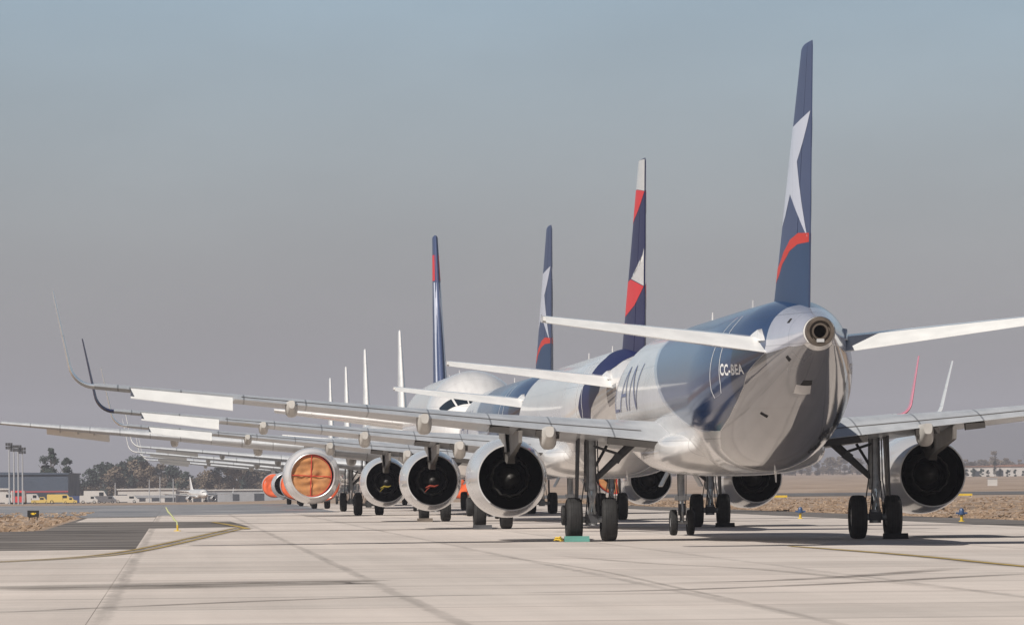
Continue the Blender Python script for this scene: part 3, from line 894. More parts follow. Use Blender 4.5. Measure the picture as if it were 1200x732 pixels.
def chock(plane, S, lx, ly, m, label, rope=False):
    mtx = Matrix.Translation(plane.location) @ Matrix.Rotation(plane.rotation_euler.z, 4, 'Z')
    p = mtx @ Vector((lx, ly, 0))
    def f():
        mb = MB()
        pr = [(-.16, 0.0), (.16, 0.0), (.13, .05), (.045, .15), (-.045, .15), (-.13, .05)]
        mb.grid([[(xx, a, b) for a, b in pr] for xx in (-.33, -.31, .31, .33)], True, True, True)
        return mb
    o = part('wheel_chock', 'chock', f, m, None, (p.x, p.y, 0.012)); o.rotation_euler = (0, 0, plane.rotation_euler.z)
    tag(o, label, 'wheel chock', 'chocks against airliner wheels')
    return o
chock(p1, SPEC_A, -3.795 - .43, -.62, M_teal, 'teal wheel chock behind the left main wheel of the nearest jet')
chock(p1, SPEC_A, 3.795 + .47, -.62, M_black, 'black wheel chock behind the right main wheel of the nearest jet')
chock(p2, SPEC_A, -3.795 - .40, -.62, M_gearin, 'grey wheel chock behind the left main wheel of the second jet')
chock(p3, SPEC_A, -3.795 - .45, -.62, M_apu, 'brownish wheel chock behind the left main wheel of the third jet')
chock(p2, SPEC_A, 3.795 + .47, -.62, M_black, 'black wheel chock behind the right main wheel of the second jet')
def rope_mb():
    m = MB(); pts = []
    for i in range(26):
        a = i / 25 * 4 * PI
        pts.append((0.11 * math.cos(a) * (1 - i / 60) + .02 * math.sin(3 * a), 0.10 * math.sin(a), 0.03 + 0.004 * i + .01 * math.sin(5 * a)))
    m.tube(pts, 0.022, 6); return m
mtx = Matrix.Translation(p1.location) @ Matrix.Rotation(HEAD, 4, 'Z')
o = part('rope_coil', None, rope_mb, M_yellow, None, mtx @ Vector((-3.795 - .92, -.62, 0)))
tag(o, 'small yellow rope coil lying beside the teal chock', 'rope')

def bung(plane, m, label):
    mtx = Matrix.Translation(plane.location) @ Matrix.Rotation(plane.rotation_euler.z, 4, 'Z')
    p = mtx @ Vector((-5.75, SPEC_A['eng']['y0'] + .40, SPEC_A['eng']['z'] - .20))
    def f():
        b = MB(); b.tube([(-.24, 0, -.07), (-.08, -.03, .0), (.08, -.02, -.03), (.22, 0, .03)], [.015, .045, .04, .012], 8)
        b.tube([(-.26, .02, -.22), (-.17, -.01, -.12), (-.06, -.02, -.02)], [.012, .018, .02], 8); return b
    o = part('exhaust_tie', None, f, m, None, p); o.rotation_euler = (0, 0, plane.rotation_euler.z)
    tag(o, label, 'tie strap')
M_dimyel = mat('dull_yellow_webbing', (0.26, 0.20, 0.025), .8)
M_dimred = mat('dull_red_webbing', (0.24, 0.035, 0.02), .8)
bung(p3, M_dimyel, 'yellow tie strap hanging inside the exhaust of the third jet')
bung(p2, M_dimred, 'red tie strap hanging inside the exhaust of the second jet')

# ------------------------------------------------------------------ ground
def sm(a, b, x):
    t = min(1, max(0, (x - a) / (b - a))); return t * t * (3 - 2 * t)
def gz(X, Y):
    """terrain: level round the jets, falling away far left, rising far right"""
    if Y < 600: return 0.0
    zl = CAMZ - (14 + 4 * 608 / Y) * Y / F if Y > 608 else 0.0
    if Y > 3500: zl = zl + (Y - 3500) * 0.0026
    zr = 0.0 if Y < 1000 else (Y - 1000) * 0.0024
    b = sm(-0.045, -0.002, X / Y)
    return zl * (1 - b) + zr * b

def ground_mat(name, c1, c2, c3, sc, rough=0.95):
    m = bpy.data.materials.new(name); m.use_nodes = True; nt = m.node_tree; b = nt.nodes['Principled BSDF']
    tc = nt.nodes.new('ShaderNodeTexCoord'); mp = nt.nodes.new('ShaderNodeMapping')
    mp.inputs['Scale'].default_value = (1, 0.35, 1)
    n = nt.nodes.new('ShaderNodeTexNoise'); n.inputs['Scale'].default_value = sc; n.inputs['Detail'].default_value = 8; n.inputs['Roughness'].default_value = .65
    r = nt.nodes.new('ShaderNodeValToRGB')
    r.color_ramp.elements[0].position = 0.33; r.color_ramp.elements[0].color = (*c1, 1)
    r.color_ramp.elements[1].position = 0.68; r.color_ramp.elements[1].color = (*c3, 1)
    e = r.color_ramp.elements.new(0.5); e.color = (*c2, 1)
    nt.links.new(tc.outputs['Object'], mp.inputs[0]); nt.links.new(mp.outputs[0], n.inputs['Vector'])
    nt.links.new(n.outputs[0], r.inputs[0]); nt.links.new(r.outputs[0], b.inputs['Base Color'])
    b.inputs['Roughness'].default_value = rough; b.inputs['Specular IOR Level'].default_value = 0.2
    return m
M_grass = ground_mat('dry_grass', (0.19, 0.14, 0.10), (0.30, 0.225, 0.17), (0.39, 0.31, 0.245), 0.05)
def streak_mat(name, c1, c2, sx, sy, rough):
    m = ground_mat(name, c1, [(a + b) / 2 for a, b in zip(c1, c2)], c2, 1.0, rough)
    for n in m.node_tree.nodes:
        if n.type == 'MAPPING': n.inputs['Scale'].default_value = (sx, sy, 1)
        if n.type == 'VALTORGB': n.color_ramp.elements[0].position = .42; n.color_ramp.elements[2].position = .62
    return m
M_streak = streak_mat('mirage_streaked_slabs', (0.11, 0.11, 0.115), (0.40, 0.375, 0.36), .09, .16, .2)  # grey and pale streaks imitate a heat mirage's sky reflection in the colour
for n in M_streak.node_tree.nodes:
    if n.type == 'BSDF_PRINCIPLED': n.inputs['Specular IOR Level'].default_value = .3; n.inputs['Roughness'].default_value = .38
M_asph = streak_mat('old_asphalt', (0.075, 0.068, 0.064), (0.21, 0.19, 0.175), .10, .30, .8)
M_asphfar = ground_mat('far_asphalt', (0.085, 0.082, 0.082), (0.11, 0.107, 0.107), (0.15, 0.143, 0.14), 0.06, 0.85)

def concrete_mat():
    m = bpy.data.materials.new('concrete_slabs'); m.use_nodes = True; nt = m.node_tree; N = nt.nodes; K = nt.links
    b = N['Principled BSDF']; tc = N.new('ShaderNodeTexCoord'); sp = N.new('ShaderNodeSeparateXYZ'); K.new(tc.outputs['Object'], sp.inputs[0])
    def math_(op, a, bb=None, c=None):
        n = N.new('ShaderNodeMath'); n.operation = op
        for i, v in enumerate((a, bb, c)):
            if v is None: continue
            if isinstance(v, (int, float)): n.inputs[i].default_value = v
            else: K.new(v, n.inputs[i])
        return n.outputs[0]
    def noise(sc, vec=None, det=4, rough=.55, dist=0):
        n = N.new('ShaderNodeTexNoise'); n.inputs['Scale'].default_value = sc; n.inputs['Detail'].default_value = det; n.inputs['Roughness'].default_value = rough; n.inputs['Distortion'].default_value = dist
        K.new(vec if vec else tc.outputs['Object'], n.inputs['Vector']); return n.outputs[0]
    U, V = sp.outputs[0], sp.outputs[1]
    wob = math_('MULTIPLY', math_('SUBTRACT', noise(.8), .5), .25)
    def joint(coord, off, step, w):
        a = math_('DIVIDE', math_('SUBTRACT', math_('ADD', coord, wob), off), step)
        fr = math_('SUBTRACT', a, math_('ROUND', a))
        d = math_('MULTIPLY', math_('ABSOLUTE', fr), step)
        mr = N.new('ShaderNodeMapRange'); mr.interpolation_type = 'SMOOTHSTEP'
        K.new(d, mr.inputs[0]); mr.inputs[1].default_value = w * .35; mr.inputs[2].default_value = w; mr.inputs[3].default_value = 1; mr.inputs[4].default_value = 0
        return mr.outputs[0], math_('FLOOR', a)
    ju, iu = joint(U, -0.85, 3.95, .14)
    jv, iv = joint(V, 68.8, 8.35, .30)
    cb = N.new('ShaderNodeCombineXYZ'); K.new(math_('MULTIPLY', iu, 1.0), cb.inputs[0]); K.new(iv, cb.inputs[1])
    wn = N.new('ShaderNodeTexWhiteNoise'); wn.noise_dimensions = '2D'; K.new(cb.outputs[0], wn.inputs['Vector'])
    cr = N.new('ShaderNodeCombineXYZ'); K.new(iv, cr.inputs[0])
    wr = N.new('ShaderNodeTexWhiteNoise'); wr.noise_dimensions = '2D'; K.new(cr.outputs[0], wr.inputs['Vector'])
    # strength of each transverse joint differs
    jvs = math_('MULTIPLY', jv, math_('MULTIPLY_ADD', noise(.09), 1.3, -.15))
    jj = math_('MAXIMUM', math_('MULTIPLY', ju, math_('MULTIPLY_ADD', noise(.12), 1.4, -.25)), jvs)
    # long smears across and along
    mp = N.new('ShaderNodeMapping'); mp.inputs['Scale'].default_value = (.05, .55, 1); K.new(tc.outputs['Object'], mp.inputs[0])
    smear = noise(1.0, mp.outputs[0], 6, .6)
    mp2 = N.new('ShaderNodeMapping'); mp2.inputs['Scale'].default_value = (.9, .02, 1); K.new(tc.outputs['Object'], mp2.inputs[0])
    track = noise(1.0, mp2.outputs[0], 5, .6)
    fine = noise(7.0, None, 6, .7); med = noise(.35, None, 5, .6, .6)
    val = math_('ADD', math_('MULTIPLY_ADD', wn.outputs[0], .17, .865), math_('MULTIPLY_ADD', math_('SUBTRACT', smear, .5), .36, 0))
    val = math_('ADD', val, math_('MULTIPLY', math_('SUBTRACT', track, .5), .30))
    val = math_('ADD', val, math_('MULTIPLY', math_('SUBTRACT', med, .5), .22))
    val = math_('ADD', val, math_('MULTIPLY', math_('SUBTRACT', fine, .5), .20))
    val = math_('MULTIPLY', val, math_('SUBTRACT', 1.0, math_('MULTIPLY', jj, .46)))
    mx = N.new('ShaderNodeMix'); mx.data_type = 'RGBA'; mx.blend_type = 'MULTIPLY'; mx.inputs[0].default_value = 1
    hue = N.new('ShaderNodeMix'); hue.data_type = 'RGBA'
    K.new(noise(.16, None, 3), hue.inputs[0]); hue.inputs[6].default_value = (0.545, 0.475, 0.43, 1); hue.inputs[7].default_value = (0.53, 0.487, 0.447, 1)
    K.new(hue.outputs[2], mx.inputs[6]); K.new(val, mx.inputs[7])
    K.new(mx.outputs[2], b.inputs['Base Color']); b.inputs['Roughness'].default_value = .85; b.inputs['Specular IOR Level'].default_value = .25
    return m
M_conc = concrete_mat()

def struct(name, me, m):
    me.materials.append(m)
    o = bpy.data.objects.new(name, me); COL.objects.link(o); o['kind'] = 'structure'
    return o
# one big sheet (fan grid reaching the horizon)
ys = [-400, -100, 0, 60, 120, 200, 300, 400, 500, 600, 608, 650, 700, 760, 830, 900, 1000, 1100, 1250, 1400, 1600, 1800, 2100, 2500, 3000, 3500, 4200, 5000, 6500, 8500, 11000, 14000]
aa = [-12, -6, -3, -1.5, -.8, -.5, -.3, -.2, -.15, -.12, -.1] + [-.09 + .005 * i for i in range(37)] + [.1, .12, .15, .2, .3, .5, .8, 1.5, 3, 6, 12]
mb = MB(); rings = []
for Y in ys:
    e = max(Y, 300.0)
    rings.append([(max(-9000, min(9000, a * e)), Y, gz(max(-9000, min(9000, a * e)), Y) - 0.02) for a in aa])
mb.grid(rings, False)
struct('ground', mb.mesh('ground', 60), M_grass)

def flat(name, pts, z, m, local=False):
    bm = bmesh.new(); bm.faces.new([bm.verts.new((p[0], p[1], z)) for p in pts]); bmesh.ops.triangulate(bm, faces=bm.faces[:])
    bmesh.ops.recalc_face_normals(bm, faces=bm.faces[:])
    for f in bm.faces:
        if f.normal.z < 0: f.normal_flip()
    me = bpy.data.meshes.new(name); bm.to_mesh(me); bm.free()
    return struct(name, me, m)
def lt_sheet(name, pts, z, m):
    """polygon in taxiway coordinates; the object carries the heading so the slab grid follows it"""
    o = flat(name, pts, z, m); o.rotation_euler = (0, 0, HEAD); return o
lt_sheet('taxiway', [(-1, -250), (28.3, -250), (28.3, 594), (-1, 594)], 0.006, M_conc)
lt_sheet('apron', [(-260, -250), (-1.006, -250), (-1.006, 155.5), (-30, 147), (-260, 90)], 0.006, M_conc)
lt_sheet('asphalt_shoulder', [(-1.006, 155.6), (-1.006, 594), (-4.9, 594), (-4.9, 232), (-9, 214), (-90, 150), (-90, 133), (-30, 147.1)], 0.002, M_asph)
lt_sheet('taxiway_patch', [(-1.0, 238), (2.9, 243), (2.5, 284), (-1.0, 284)], 0.0105, M_asph)
lt_sheet('pale_strip', [(-4.6, 288), (-1.02, 286), (-1.02, 332), (-4.6, 328)], 0.0075, M_conc)
lt_sheet('far_taxiway', [(-26, 410), (-4.92, 338), (-1.01, 338), (-1.01, 594), (-30, 594)], 0.0085, M_streak)  # far paving, tinted with the painted mirage streaks
lt_sheet('far_mirage_sheet', [(-1.0, 352), (10, 380), (11, 593.5), (-1.0, 593.5)], 0.0105, M_streak)  # overlay on the concrete taxiway, added to imitate the mirage
lt_sheet('side_shoulder', [(28.31, -250), (32.0, -250), (33.5, 594), (28.31, 594)], 0.002, M_asph)
flat('runway', [(2, 735), (420, 735), (420, 985), (2, 985)], 0.012, M_asphfar)

# painted lines
def line_strip(name, pts, w, m, z, offs=0.0):
    mb = MB(); L = []; n = len(pts)
    P = [Vector((p[0], p[1], 0)) for p in pts]
    for i, p in enumerate(P):
        d = (P[min(i + 1, n - 1)] - P[max(i - 1, 0)]).normalized(); q = Vector((-d.y, d.x, 0))
        L.append([p + q * (offs - w / 2) + Vector((0, 0, z)), p + q * (offs + w / 2) + Vector((0, 0, z))])
    mb.grid(L, False)
    o = struct(name, mb.mesh(name), m); return o
M_line = ground_mat('worn_yellow_line', (0.26, 0.20, 0.11), (0.38, 0.27, 0.08), (0.44, 0.31, 0.08), 1.5)
M_linebx = ground_mat('line_border', (0.07, 0.065, 0.06), (0.10, 0.09, 0.08), (0.22, 0.19, 0.165), .8)
M_markx = ground_mat('tyre_marks', (0.21, 0.19, 0.17), (0.25, 0.225, 0.20), (0.34, 0.30, 0.26), .6)
def soft_mark_mat(name, col, alpha):
    m = bpy.data.materials.new(name); m.use_nodes = True; nt = m.node_tree; b = nt.nodes['Principled BSDF']
    b.inputs['Base Color'].default_value = (*col, 1); b.inputs['Roughness'].default_value = .9; b.inputs['Specular IOR Level'].default_value = .2
    at_ = nt.nodes.new('ShaderNodeAttribute'); at_.attribute_name = 'fade'
    tc = nt.nodes.new('ShaderNodeTexCoord'); n = nt.nodes.new('ShaderNodeTexNoise'); n.inputs['Scale'].default_value = .7; n.inputs['Detail'].default_value = 6; n.inputs['Roughness'].default_value = .65
    nt.links.new(tc.outputs['Object'], n.inputs['Vector'])
    mr = nt.nodes.new('ShaderNodeMapRange'); mr.inputs[1].default_value = .3; mr.inputs[2].default_value = .65; mr.inputs[3].default_value = .25 * alpha; mr.inputs[4].default_value = alpha
    nt.links.new(n.outputs[0], mr.inputs[0])
    mu = nt.nodes.new('ShaderNodeMath'); mu.operation = 'MULTIPLY'; nt.links.new(mr.outputs[0], mu.inputs[0]); nt.links.new(at_.outputs['Fac'], mu.inputs[1])
    nt.links.new(mu.outputs[0], b.inputs['Alpha']); return m
M_mark = soft_mark_mat('tyre_rubber_marks', (0.10, 0.09, 0.08), .62)
M_mark2 = soft_mark_mat('faint_rubber_marks', (0.12, 0.108, 0.095), .30)
M_lineb = soft_mark_mat('line_border_stain', (0.14, 0.12, 0.10), .52)
def soft_strip(name, pts, w, m, z, fade_ends=True):
    P = [Vector((p[0], p[1], 0)) for p in pts]; n = len(P); vs = []; fs = []; al = []
    prof = ((-.5, 0), (-.32, .7), (0, 1), (.32, .7), (.5, 0))
    for i, p in enumerate(P):
        d = (P[min(i + 1, n - 1)] - P[max(i - 1, 0)]).normalized(); q = Vector((-d.y, d.x, 0))
        e = min(1, i / 6, (n - 1 - i) / 6) if fade_ends else 1
        for k, a in prof:
            v = p + q * (k * w); vs.append((v.x, v.y, z)); al.append(a * e)
    for i in range(n - 1):
        for j in range(4): fs.append((i * 5 + j, i * 5 + j + 1, (i + 1) * 5 + j + 1, (i + 1) * 5 + j))
    me = bpy.data.meshes.new(name); me.from_pydata(vs, [], fs)
    at_ = me.attributes.new('fade', 'FLOAT', 'POINT'); at_.data.foreach_set('value', al); me.update()
    return struct(name, me, m)
def smooth_path(pts, n=8):
    out = []
    for i in range(len(pts) - 1):
        p0, p1, p2, p3 = [Vector(pts[max(0, min(len(pts) - 1, i + k))]) for k in (-1, 0, 1, 2)]
        for j in range(n):
            t = j / n
            out.append(0.5 * ((2 * p1) + (p2 - p0) * t + (2 * p0 - 5 * p1 + 4 * p2 - p3) * t * t + (3 * p1 - p0 - 3 * p2 + p3) * t ** 3))
    out.append(Vector(pts[-1])); return [(p[0], p[1]) for p in out]
curve_px = [(-60, 661.5), (0, 658.5), (60, 655.5), (120, 651), (165, 644.5), (210, 635), (245, 627), (282, 618.5)]
cp = smooth_path([surv(*p) for p in curve_px])
soft_strip('line_border', cp, .95, M_lineb, 0.0145, False)
line_strip('taxi_line', cp, .10, M_line, 0.0185, -.20)
line_strip('taxi_line', cp, .10, M_line, 0.0185, .20)
cp2 = smooth_path([surv(*p) for p in [(250, 612), (268, 615), (284, 618.2), (290, 620)]])
soft_strip('line_border', cp2, .8, M_lineb, 0.0225); line_strip('taxi_line', cp2, .25, M_line, 0.0265)
# lead-in line at right, curving away under the nearest jet
cp3 = smooth_path([surv(*p) for p in [(925, 640), (1000, 645.5), (1080, 652), (1150, 659), (1230, 667)]])
soft_strip('line_border', cp3, .7, M_lineb, 0.0145); line_strip('taxi_line', cp3, .16, M_line, 0.0185)
# tyre marks and dark smears
for pts, w in (([(-30, 690.5), (100, 688.5), (250, 685.0), (380, 682.4), (440, 681.8)], 3.4), ([(600, 695), (800, 691), (1000, 683), (1120, 676.5), (1230, 671)], .42),
               ([(780, 683), (900, 680.5), (1020, 674), (1130, 665)], .5), ([(-20, 719), (150, 711), (400, 701), (600, 696.5)], .30), ([(540, 646), (680, 665), (800, 690), (960, 725)], .10),
               ([(640, 650), (760, 660), (900, 668), (1220, 701)], .24)):
    soft_strip('tyre_mark', smooth_path([surv(*p) for p in pts]), w * 1.6, M_mark if w > .25 else M_mark2, 0.0105)

# ------------------------------------------------------------------ small things on the field
def sphere_mb(c, r, n=10, mi=0, mb=None):
    mb = mb or MB()
    mb.rev([(r * -math.cos(PI * i / n), max(.0005, r * math.sin(PI * i / n))) for i in range(n + 1)], 'z', c, 14, mi); return mb
M_bluelens = mat('blue_lens', (0.04, 0.075, 0.16), 0.3)
M_signblk = mat('sign_black', (0.012, 0.012, 0.012), 0.5)
M_signyel = mat('sign_yellow', (0.75, 0.5, 0.03), 0.5)
M_lime = mat('lime_tape', (0.52, 0.56, 0.30), 0.6)
def edge_light(px, py, lab):
    x, y = surv(px, py)
    r = empty('edge_light', (x, y, 0.0)); tag(r, lab, 'edge light', 'taxiway edge lights')
    def st():
        m = MB(); m.tube([(0, 0, 0), (0, 0, .24)], .055, 10); m.rev([(0, .12), (.03, .11)], 'z', (0, 0, 0), 12); return m
    def hd():
        m = MB(); m.rev([(.24, .06), (.25, .13), (.30, .14), (.31, .10), (.44, .095), (.50, .05), (.51, .001)], 'z', (0, 0, 0), 14)
        m.box((0, 0, .32), (.44, .10, .07)); return m
    part('post', 'elp', st, M_yellow, r); part('lamp', 'elh', hd, M_bluelens, r)
edge_light(938, 607.5, 'blue taxiway edge light on yellow post, left of the right main gear')
edge_light(1127, 610.5, 'blue taxiway edge light on yellow post below the right engine')

x, y = surv(39, 609)
r = empty('taxiway_sign', (x, y, 0.0)); tag(r, 'small black sign with yellow symbol on the grass at left', 'sign')
def bd():
    m = MB(); m.box((0, 0, .32), (.58, .12, .33)); 
    for sx in (-.2, .2): m.box((sx, 0, .075), (.05, .05, .17))
    return m
part('panel', None, bd, M_signblk, r)
def sy():
    m = MB(); m.box((-.0, -.066, .32), (.15, .012, .10)); m.box((.1, -.066, .34), (.1, .012, .05)); m.box((-.09, -.066, .33), (.06, .012, .04)); return m
part('symbol', None, sy, M_signyel, r)

x, y = surv(208, 622)
r = empty('marker_pole', (x, y, 0.0)); tag(r, 'leaning lime yellow marker pole beside the taxi line', 'marker pole')
def mp1():
    m = MB(); m.tube([(0, 0, 0), (0, 0, .22)], .035, 8); m.rev([(0, .14), (.03, .12)], 'z', (0, 0, 0), 12); return m
def mp2():
    m = MB(); m.tube([(0, 0, .2), (-.02, 0, .33), (-.12, .0, .42), (-.2, 0, .56), (-.33, 0, .70), (-.41, 0, .86)], [.03, .026, .04, .024, .034, .02], 8); return m
part('base', None, mp1, M_yellow, r); part('pole', None, mp2, M_lime, r)

# grass tufts along the taxiway edges (uncountable)
def tufts():
    bm = bmesh.new(); rnd = random.Random(3)
    def tuft(x, y, z, h):
        for k in range(3):
            a = rnd.uniform(0, PI); w = rnd.uniform(.04, .2); dx, dy = math.cos(a) * w, math.sin(a) * w * .4
            l = rnd.uniform(-.15, .15)
            bm.faces.new([bm.verts.new(p) for p in ((x - dx, y - dy, z), (x + dx, y + dy, z), (x + dx * .4 + l, y + dy * .4, z + h), (x - dx * .5 + l, y - dy * .4, z + h * rnd.uniform(.6, 1)))])
    for i in range(6500):
        t = rnd.uniform(190, 620); e = 33.2 + (rnd.random() ** 2) * 60
        x, y = lw(e, t)
        if x / y > .12: continue
        tuft(x, y, gz(x, y) - .02, rnd.uniform(.02, .12))
    for i in range(3500):
        t = rnd.uniform(228, 590); e = -5.3 - (rnd.random() ** 1.5) * 38
        x, y = lw(e, t)
        if t > 405 and e > -26: continue
        tuft(x, y, gz(x, y) - .02, rnd.uniform(.02, .13))
    me = bpy.data.meshes.new('dry_grass_tufts'); bm.to_mesh(me); bm.free(); return me
M_tuft = ground_mat('tuft', (0.17, 0.115, 0.075), (0.31, 0.225, 0.16), (0.42, 0.33, 0.25), .6)
me = tufts(); me.materials.append(M_tuft)
o = bpy.data.objects.new('dry_grass', me); COL.objects.link(o); tag(o, 'tufts of dry brown grass beside the taxiway', 'grass', None, 'stuff')

# ------------------------------------------------------------------ far field, left
M_hangar = mat('hangar_cladding', (0.055, 0.075, 0.11), .6, 0, 0, .15, .3)
M_redstripe = mat('red_stripe', (0.35, 0.06, 0.07), .6)
M_whitewall = mat('white_wall', (0.50, 0.48, 0.46), .7, 0, 0, .15, .3)
M_greywall = mat('grey_wall', (0.30, 0.31, 0.33), .7, 0, 0, .2, .3)
M_darkopen = mat('dark_opening', (0.03, 0.035, 0.045), .5)
M_mast = mat('mast_steel', (0.42, 0.43, 0.45), .5, .3)
M_vyel = mat('vehicle_yellow', (0.62, 0.45, 0.13), .4, 0, .3)
M_vred = mat('vehicle_red', (0.55, 0.04, 0.04), .4, 0, .3)
M_vwhite = mat('vehicle_white', (0.52, 0.50, 0.48), .4, 0, .3)
M_vblue = mat('vehicle_blue', (0.05, 0.07, 0.16), .4, 0, .3)
M_winglass = mat('window_glass', (0.02, 0.025, 0.03), .15)
M_tileroof = mat('brown_roof', (0.22, 0.12, 0.085), .8, 0, 0, .2, .3)
M_leafdark = mat('foliage_dark', (0.035, 0.05, 0.04), .9, 0, 0, .4, .4)
M_leafbrown = mat('foliage_brown', (0.15, 0.115, 0.08), .9, 0, 0, .5, .2)
M_bark = mat('bark', (0.09, 0.07, 0.055), .9)

def blk(name, key, c, d, m, parent):
    def f():
        mb = MB(); mb.box(c, d); return mb
    return part(name, key, f, m, parent)

def building(px0, px1, Y, h, depth, wall, label, roofm=None, stripes=(), openings=(), name='building', gable=0.0):
    x0, x1 = at(px0, Y), at(px1, Y); xm = (x0 + x1) / 2; w = x1 - x0
    r = empty(name, (xm, Y, gz(xm, Y) - .05)); tag(r, label, 'building')
    blk('wall', None, (0, depth / 2, h / 2), (w, depth, h), wall, r)
    def roof():
        m = MB()
        m.grid([[(-w / 2 - .3, yy, h + .01), (-w / 2 - .3, yy, h + .35), (0, yy, h + .4 + gable), (w / 2 + .3, yy, h + .35), (w / 2 + .3, yy, h + .01)] for yy in (-.4, depth + .4)], True, True, True); return m
    part('roof', None, roof, roofm or wall, r)
    for z, hh, m in stripes: blk('stripe', None, (0, -.06, z), (w * .999, .1, hh), m, r)
    for cx, cz, ww, hh in openings: blk('doorway', None, (cx * w, -.04, cz), (ww, .1, hh), M_darkopen, r)
    return r
Y = 1500
building(-90, 80, Y, 7.0, 40, M_hangar, 'long dark blue hangar with a thin red stripe at far left', None, [(2.9, .35, M_redstripe)], [(.32, 1.3, 6, 2.4), (.05, 1.3, 8, 2.4)], 'hangar', .3)
rt = building(-20, 9, 1490, 3.4, 6, M_whitewall, 'small pale roofed annex in front of the dark hangar', M_whitewall, [], [(.2, 1.2, 2, 2)], 'annex')
building(138, 206, 1750, 3.6, 20, M_whitewall, 'low white terminal building behind the far parked jet', M_whitewall, [(1.7, .7, M_greywall)], [(-.42, 1.2, 2.6, 2.2), (-.1, 1.2, 2.4, 1.6), (.15, 1.2, 2.2, 1.6), (.4, 1.2, 3, 2.0)], 'terminal_building')
building(240, 331, 1900, 3.4, 16, M_greywall, 'long low grey shed row right of the far parked jet', M_whitewall, [], [(-.40, 1.3, 2.8, 2.6), (-.1, 1.3, 2, 2), (.2, 1.3, 3, 2.2)], 'storage_shed')
building(204, 240, 1850, 3.2, 10, M_whitewall, 'small white hut row directly behind the far parked jet', M_greywall, [], [(-.2, 1.2, 2.2, 2.4), (.25, 1.2, 2.4, 2.2)], 'hut')

# floodlight masts
def mast(px, Y, h, label, big=True):
    x = at(px, Y); r = empty('light_mast', (x, Y, gz(x, Y) - .1)); tag(r, label, 'light mast', 'floodlight masts')
    def f():
        m = MB(); m.tube([(0, 0, 0), (0, 0, h)], [.16, .11], 8); return m
    part('mast_pole', 'mp%.1f' % h, f, M_mast, r)
    def g():
        m = MB()
        if big:
            for i in range(3):
                for k in range(2): m.box((-.42 + .42 * i, 0, h - .1 - .6 * k), (.36, .3, .5))
        else:
            m.box((-.5, 0, h), (1.1, .25, .14)); m.box((-.95, 0, h - .1), (.3, .3, .15))
        return m
    part('lamp_head', 'mh%.1f%d' % (h, big), g, M_gearin, r)
for i, (px, hh) in enumerate(((11, 10.6), (16.5, 10.2), (21.5, 10.2), (26.5, 9.8))):
    mast(px, 1080, hh, ['tall floodlight mast farthest left of the four by the hangar', 'floodlight mast second from the left by the hangar', 'floodlight mast third from the left by the hangar', 'floodlight mast nearest the tree beside the hangar, right end of the four'][i])
for i, (px, hh) in enumerate(((135, 5.6), (175, 6.4), (187.5, 7.2), (203, 6.6))):
    mast(px, 1700, hh, ['slim lamp post left of the white terminal building', 'slim lamp post over the middle of the white terminal', 'tallest slim lamp post over the white terminal', 'slim lamp post at the right end of the white terminal'][i], False)

# vehicles
def vehicle(px, Y, ln, w, h, m, label, cat, face='side', cab=None, name='van'):
    x = at(px, Y); r = empty(name, (x, Y, gz(x, Y))); tag(r, label, cat, 'service vehicles by the hangar')
    if face == 'end': r.rotation_euler = (0, 0, PI / 2)
    wr = min(.42, h * .2)
    def body():
        m_ = MB(); hl = ln / 2
        pr = [(-hl, wr * .8), (hl, wr * .8), (hl, h * .5), (hl * .86, h * .56), (hl * .62, h * .97), (hl * .5, h), (-hl * .96, h), (-hl, h * .95)] if cab != 'pickup' else \
             [(-hl, wr * .8), (hl, wr * .8), (hl, h * .5), (hl * .55, h * .56), (hl * .32, h), (-hl * .1, h), (-hl * .14, h * .55), (-hl, h * .55)]
        k = [(yy, f) for yy, f in ((-w / 2, 1),(w / 2, 1))]
        m_.grid([[(a, yy, b) for a, b in pr] for yy, f in k], True, True, True); return m_
    part('body', None, body, m, r)
    for s in (-1, 1):
        for e in (-.62, .62):
            part('wheel', 'vw%.2f' % wr, lambda: wheel_mb(wr, .26), [M_tyre, M_rim], r, (e * ln / 2, s * (w / 2 - .1), wr)).rotation_euler = (0, 0, PI / 2)
    def win():
        m_ = MB(); hl = ln / 2
        for s in (-1, 1):
            if cab == 'pickup': m_.box((hl * .12, s * (w / 2 + .01), h * .76), (hl * .38, .03, h * .28))
            else: m_.box((hl * .42, s * (w / 2 + .01), h * .74), (hl * .36, .03, h * .28))
        m_.box((-hl - .01, 0, h * .72), (.03, w * .7, h * .26)); return m_
    part('window', None, win, M_winglass, r)
    return r
vehicle(48, 1160, 3.6, 1.8, 1.3, M_vyel, 'small pale yellow pickup right of the red lorry', 'pickup', 'side', 'pickup', 'pickup')
vehicle(70, 1150, 4.6, 1.9, 1.75, M_vyel, 'bright yellow van with pale roof, larger of the two yellow vehicles', 'van', 'side')
vehicle(82, 1140, 2.6, 1.6, 1.2, M_vyel, 'short yellow tug at the right of the yellow van', 'tug', 'side', 'pickup', 'tug')
tr = vehicle(22, 1155, 5.5, 2.5, 2.5, M_vred, 'red lorry with white edged back below the light masts', 'lorry', 'end', None, 'lorry')
for s in (-1, 1): blk('white_edge', None, (-2.78, s * 1.1, 1.4), (.06, .3, 2.1), M_vwhite, tr)
vehicle(3, 1165, 6.0, 2.3, 2.1, M_vwhite, 'white van at the far left edge before the hangar', 'van')
vehicle(36, 1180, 3.8, 1.9, 1.9, M_vwhite, 'white van between the red lorry and the yellow van', 'van')
vehicle(95, 1185, 4.4, 1.8, 1.45, M_vblue, 'dark blue car right of the yellow vehicles', 'car', 'side', None, 'car')
vehicle(104, 1180, 3.4, 1.8, 1.5, M_vwhite, 'white car next to the dark blue car', 'car', 'side', None, 'car')
